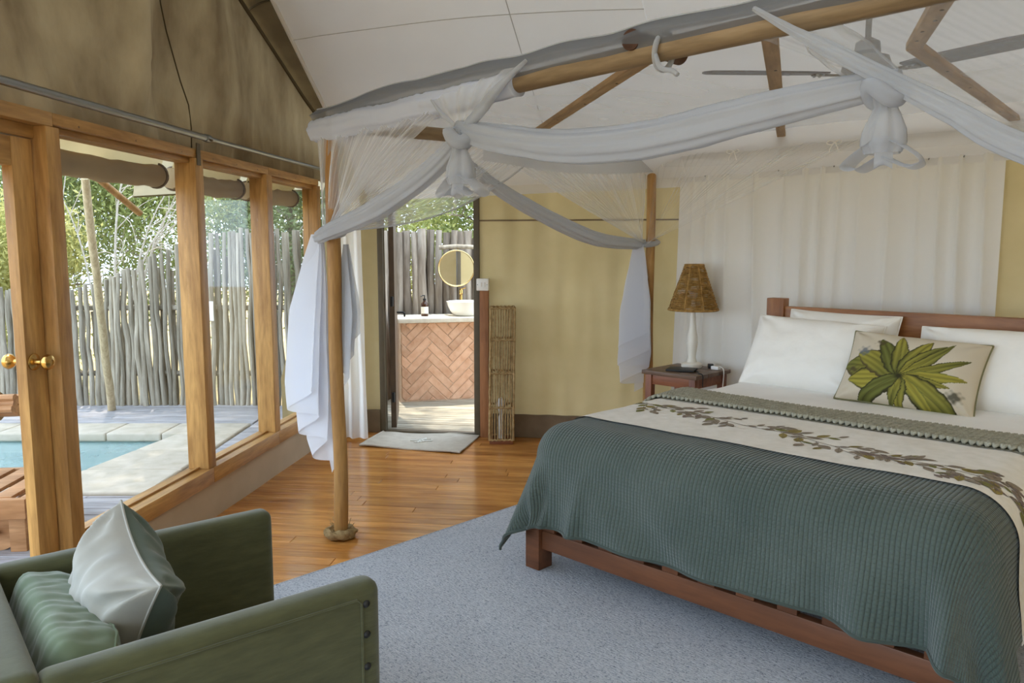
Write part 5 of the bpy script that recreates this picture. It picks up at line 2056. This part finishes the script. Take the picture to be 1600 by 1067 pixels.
# little bows of white cord that tie the net to the beams
for c in ((-.91, LK - .05, 2.17), (-.32, LK - .05, 2.175), (.37, LK - .05, 2.17)):
    c = Vector(c)
    b = MB()
    for sg in (-1, 1):
        b.tube(spline([c, c + Vector((sg * .03, -.01, .012)), c + Vector((sg * .045, -.012, -.004)), c + Vector((sg * .02, -.01, -.014)), c], 14), .0035, 6)
        b.tube(spline([c, c + Vector((sg * .02, -.012, -.03)), c + Vector((sg * .03, -.01, -.06))], 8), .003, 6)
    b.build('tie_bow', M['cord_white'], net, smooth='all')
MB().tube(spline([(.935, LF - .05, 2.12), (.96, LF - .055, 2.075), (1.0, LF - .05, 2.06), (1.02, LF - .05, 2.045)], 12), .008, 8).build('tie_end', M['net_thick'], net, smooth='all')
MB().tube([(.935 + .01 * math.sin(q), LF + .052 * math.cos(q), 2.138 + .056 * math.sin(q)) for q in [2 * PI * k / 30 for k in range(30)]], .009, 8, closed=True).build('beam_tie', M['net_thick'], net, smooth='all')

# ------------------------------------------------------------------ curtains
cw_ = thing('bed_curtain', 'long white pleated curtain hanging on the canvas wall behind the headboard', 'curtain', HA, HH)


def bedcur(u, v):
    x = .0 + 2.12 * u
    z = 2.06 - 1.98 * v
    f = .07 * (abs(math.sin(x * 21 + 3.0 * nz(x * 1.7, v * .35))) ** .7 - .6) * (.35 + .9 * abs(nz(x * 2.3, v * .3, 4))) * (1 - .3 * v) + .022 * nz(x * 7, v * .35, 2)
    x += .02 * (1 - u) * v * -2.0
    return (x, -.06 + f, z)


MB().grid(bedcur, 240, 40).build('pleated_cloth', M['curtain'], cw_, smooth='all')
for k in range(12):
    x = .02 + 2.08 * k / 11
    MB().tube([(x, -.035, 2.045), (x, -.06, 2.062), (x, -.075, 2.045)], .004, 6).build('hook', M['steel'], cw_, smooth=True)

dc = thing('corner_curtain', 'sunlit sheer white curtain hanging to the floor left of the bathroom doorway', 'curtain', (-1.27, 6.10, 0), math.radians(-6))


def doorcur(u, v):
    x = -.155 + .25 * u + .03 * u * v
    z = 1.98 - 1.96 * v
    return (x, .022 * math.sin(u * 19 + nz(v * 2, 3)) + .012 * nz(u * 6, v * 3, 5), z)


MB().grid(doorcur, 70, 50).build('pleated_cloth', M['white_curtain'], dc, smooth='all')
for k in range(4):
    x = -.14 + .07 * k
    MB().tube([(x, .03, 1.99), (x, 0, 2.0), (x, -.012, 1.985)], .004, 6).build('hook', M['steel'], dc, smooth=True)

# ------------------------------------------------------------------ ceiling fan
fn_ = thing('ceiling_fan', 'dark bladed ceiling fan hanging on a downrod above the bed', 'fan', (1.56, 3.55, 2.268), math.radians(2))
MB().tube([(0, 0, .06), (0, 0, .80)], .013, 12).build('downrod', M['dark_steel'], fn_, smooth=True)
MB().lathe([(.018, .16), (.05, .14), (.055, .10), (.02, .09)], 24).build('cup', M['dark_steel'], fn_, smooth=True)
MB().lathe([(.03, .09), (.09, .075), (.105, .03), (.10, -.02), (.06, -.045), (.005, -.05)], 32).build('motor', M['dark_steel'], fn_, smooth=True)
for k in range(3):
    a = math.radians(180 + 120 * k)
    m = Matrix.Rotation(a, 4, 'Z')
    arm = MB().box((.09, -.018, -.004), (.24, .018, .004), m @ Matrix.Rotation(math.radians(-7), 4, 'X')).build('blade_arm', M['dark_steel'], fn_, bevel=.002)
    ol = [(.18, -.045), (.30, -.062), (.60, -.066), (.70, -.055), (.725, -.02), (.725, .02), (.70, .055), (.60, .066), (.30, .062), (.18, .045)]
    MB().prism(ol, .004, .011, m @ Matrix.Rotation(math.radians(-7), 4, 'X')).build('blade', M['fan_blade'], fn_)
    sc2 = MB()
    for x in (.20, .225):
        for y in (-.02, .02):
            sc2.lathe([(.007, -.0), (.006, -.006)], 8, m @ Matrix.Translation((x, y, .0)))
    sc2.build('screws', M['steel'], arm)
MB().lathe([(.05, .80), (.06, .79), (.06, .74), (.02, .72)], 24).build('canopy_cup', M['dark_steel'], fn_, smooth=True)
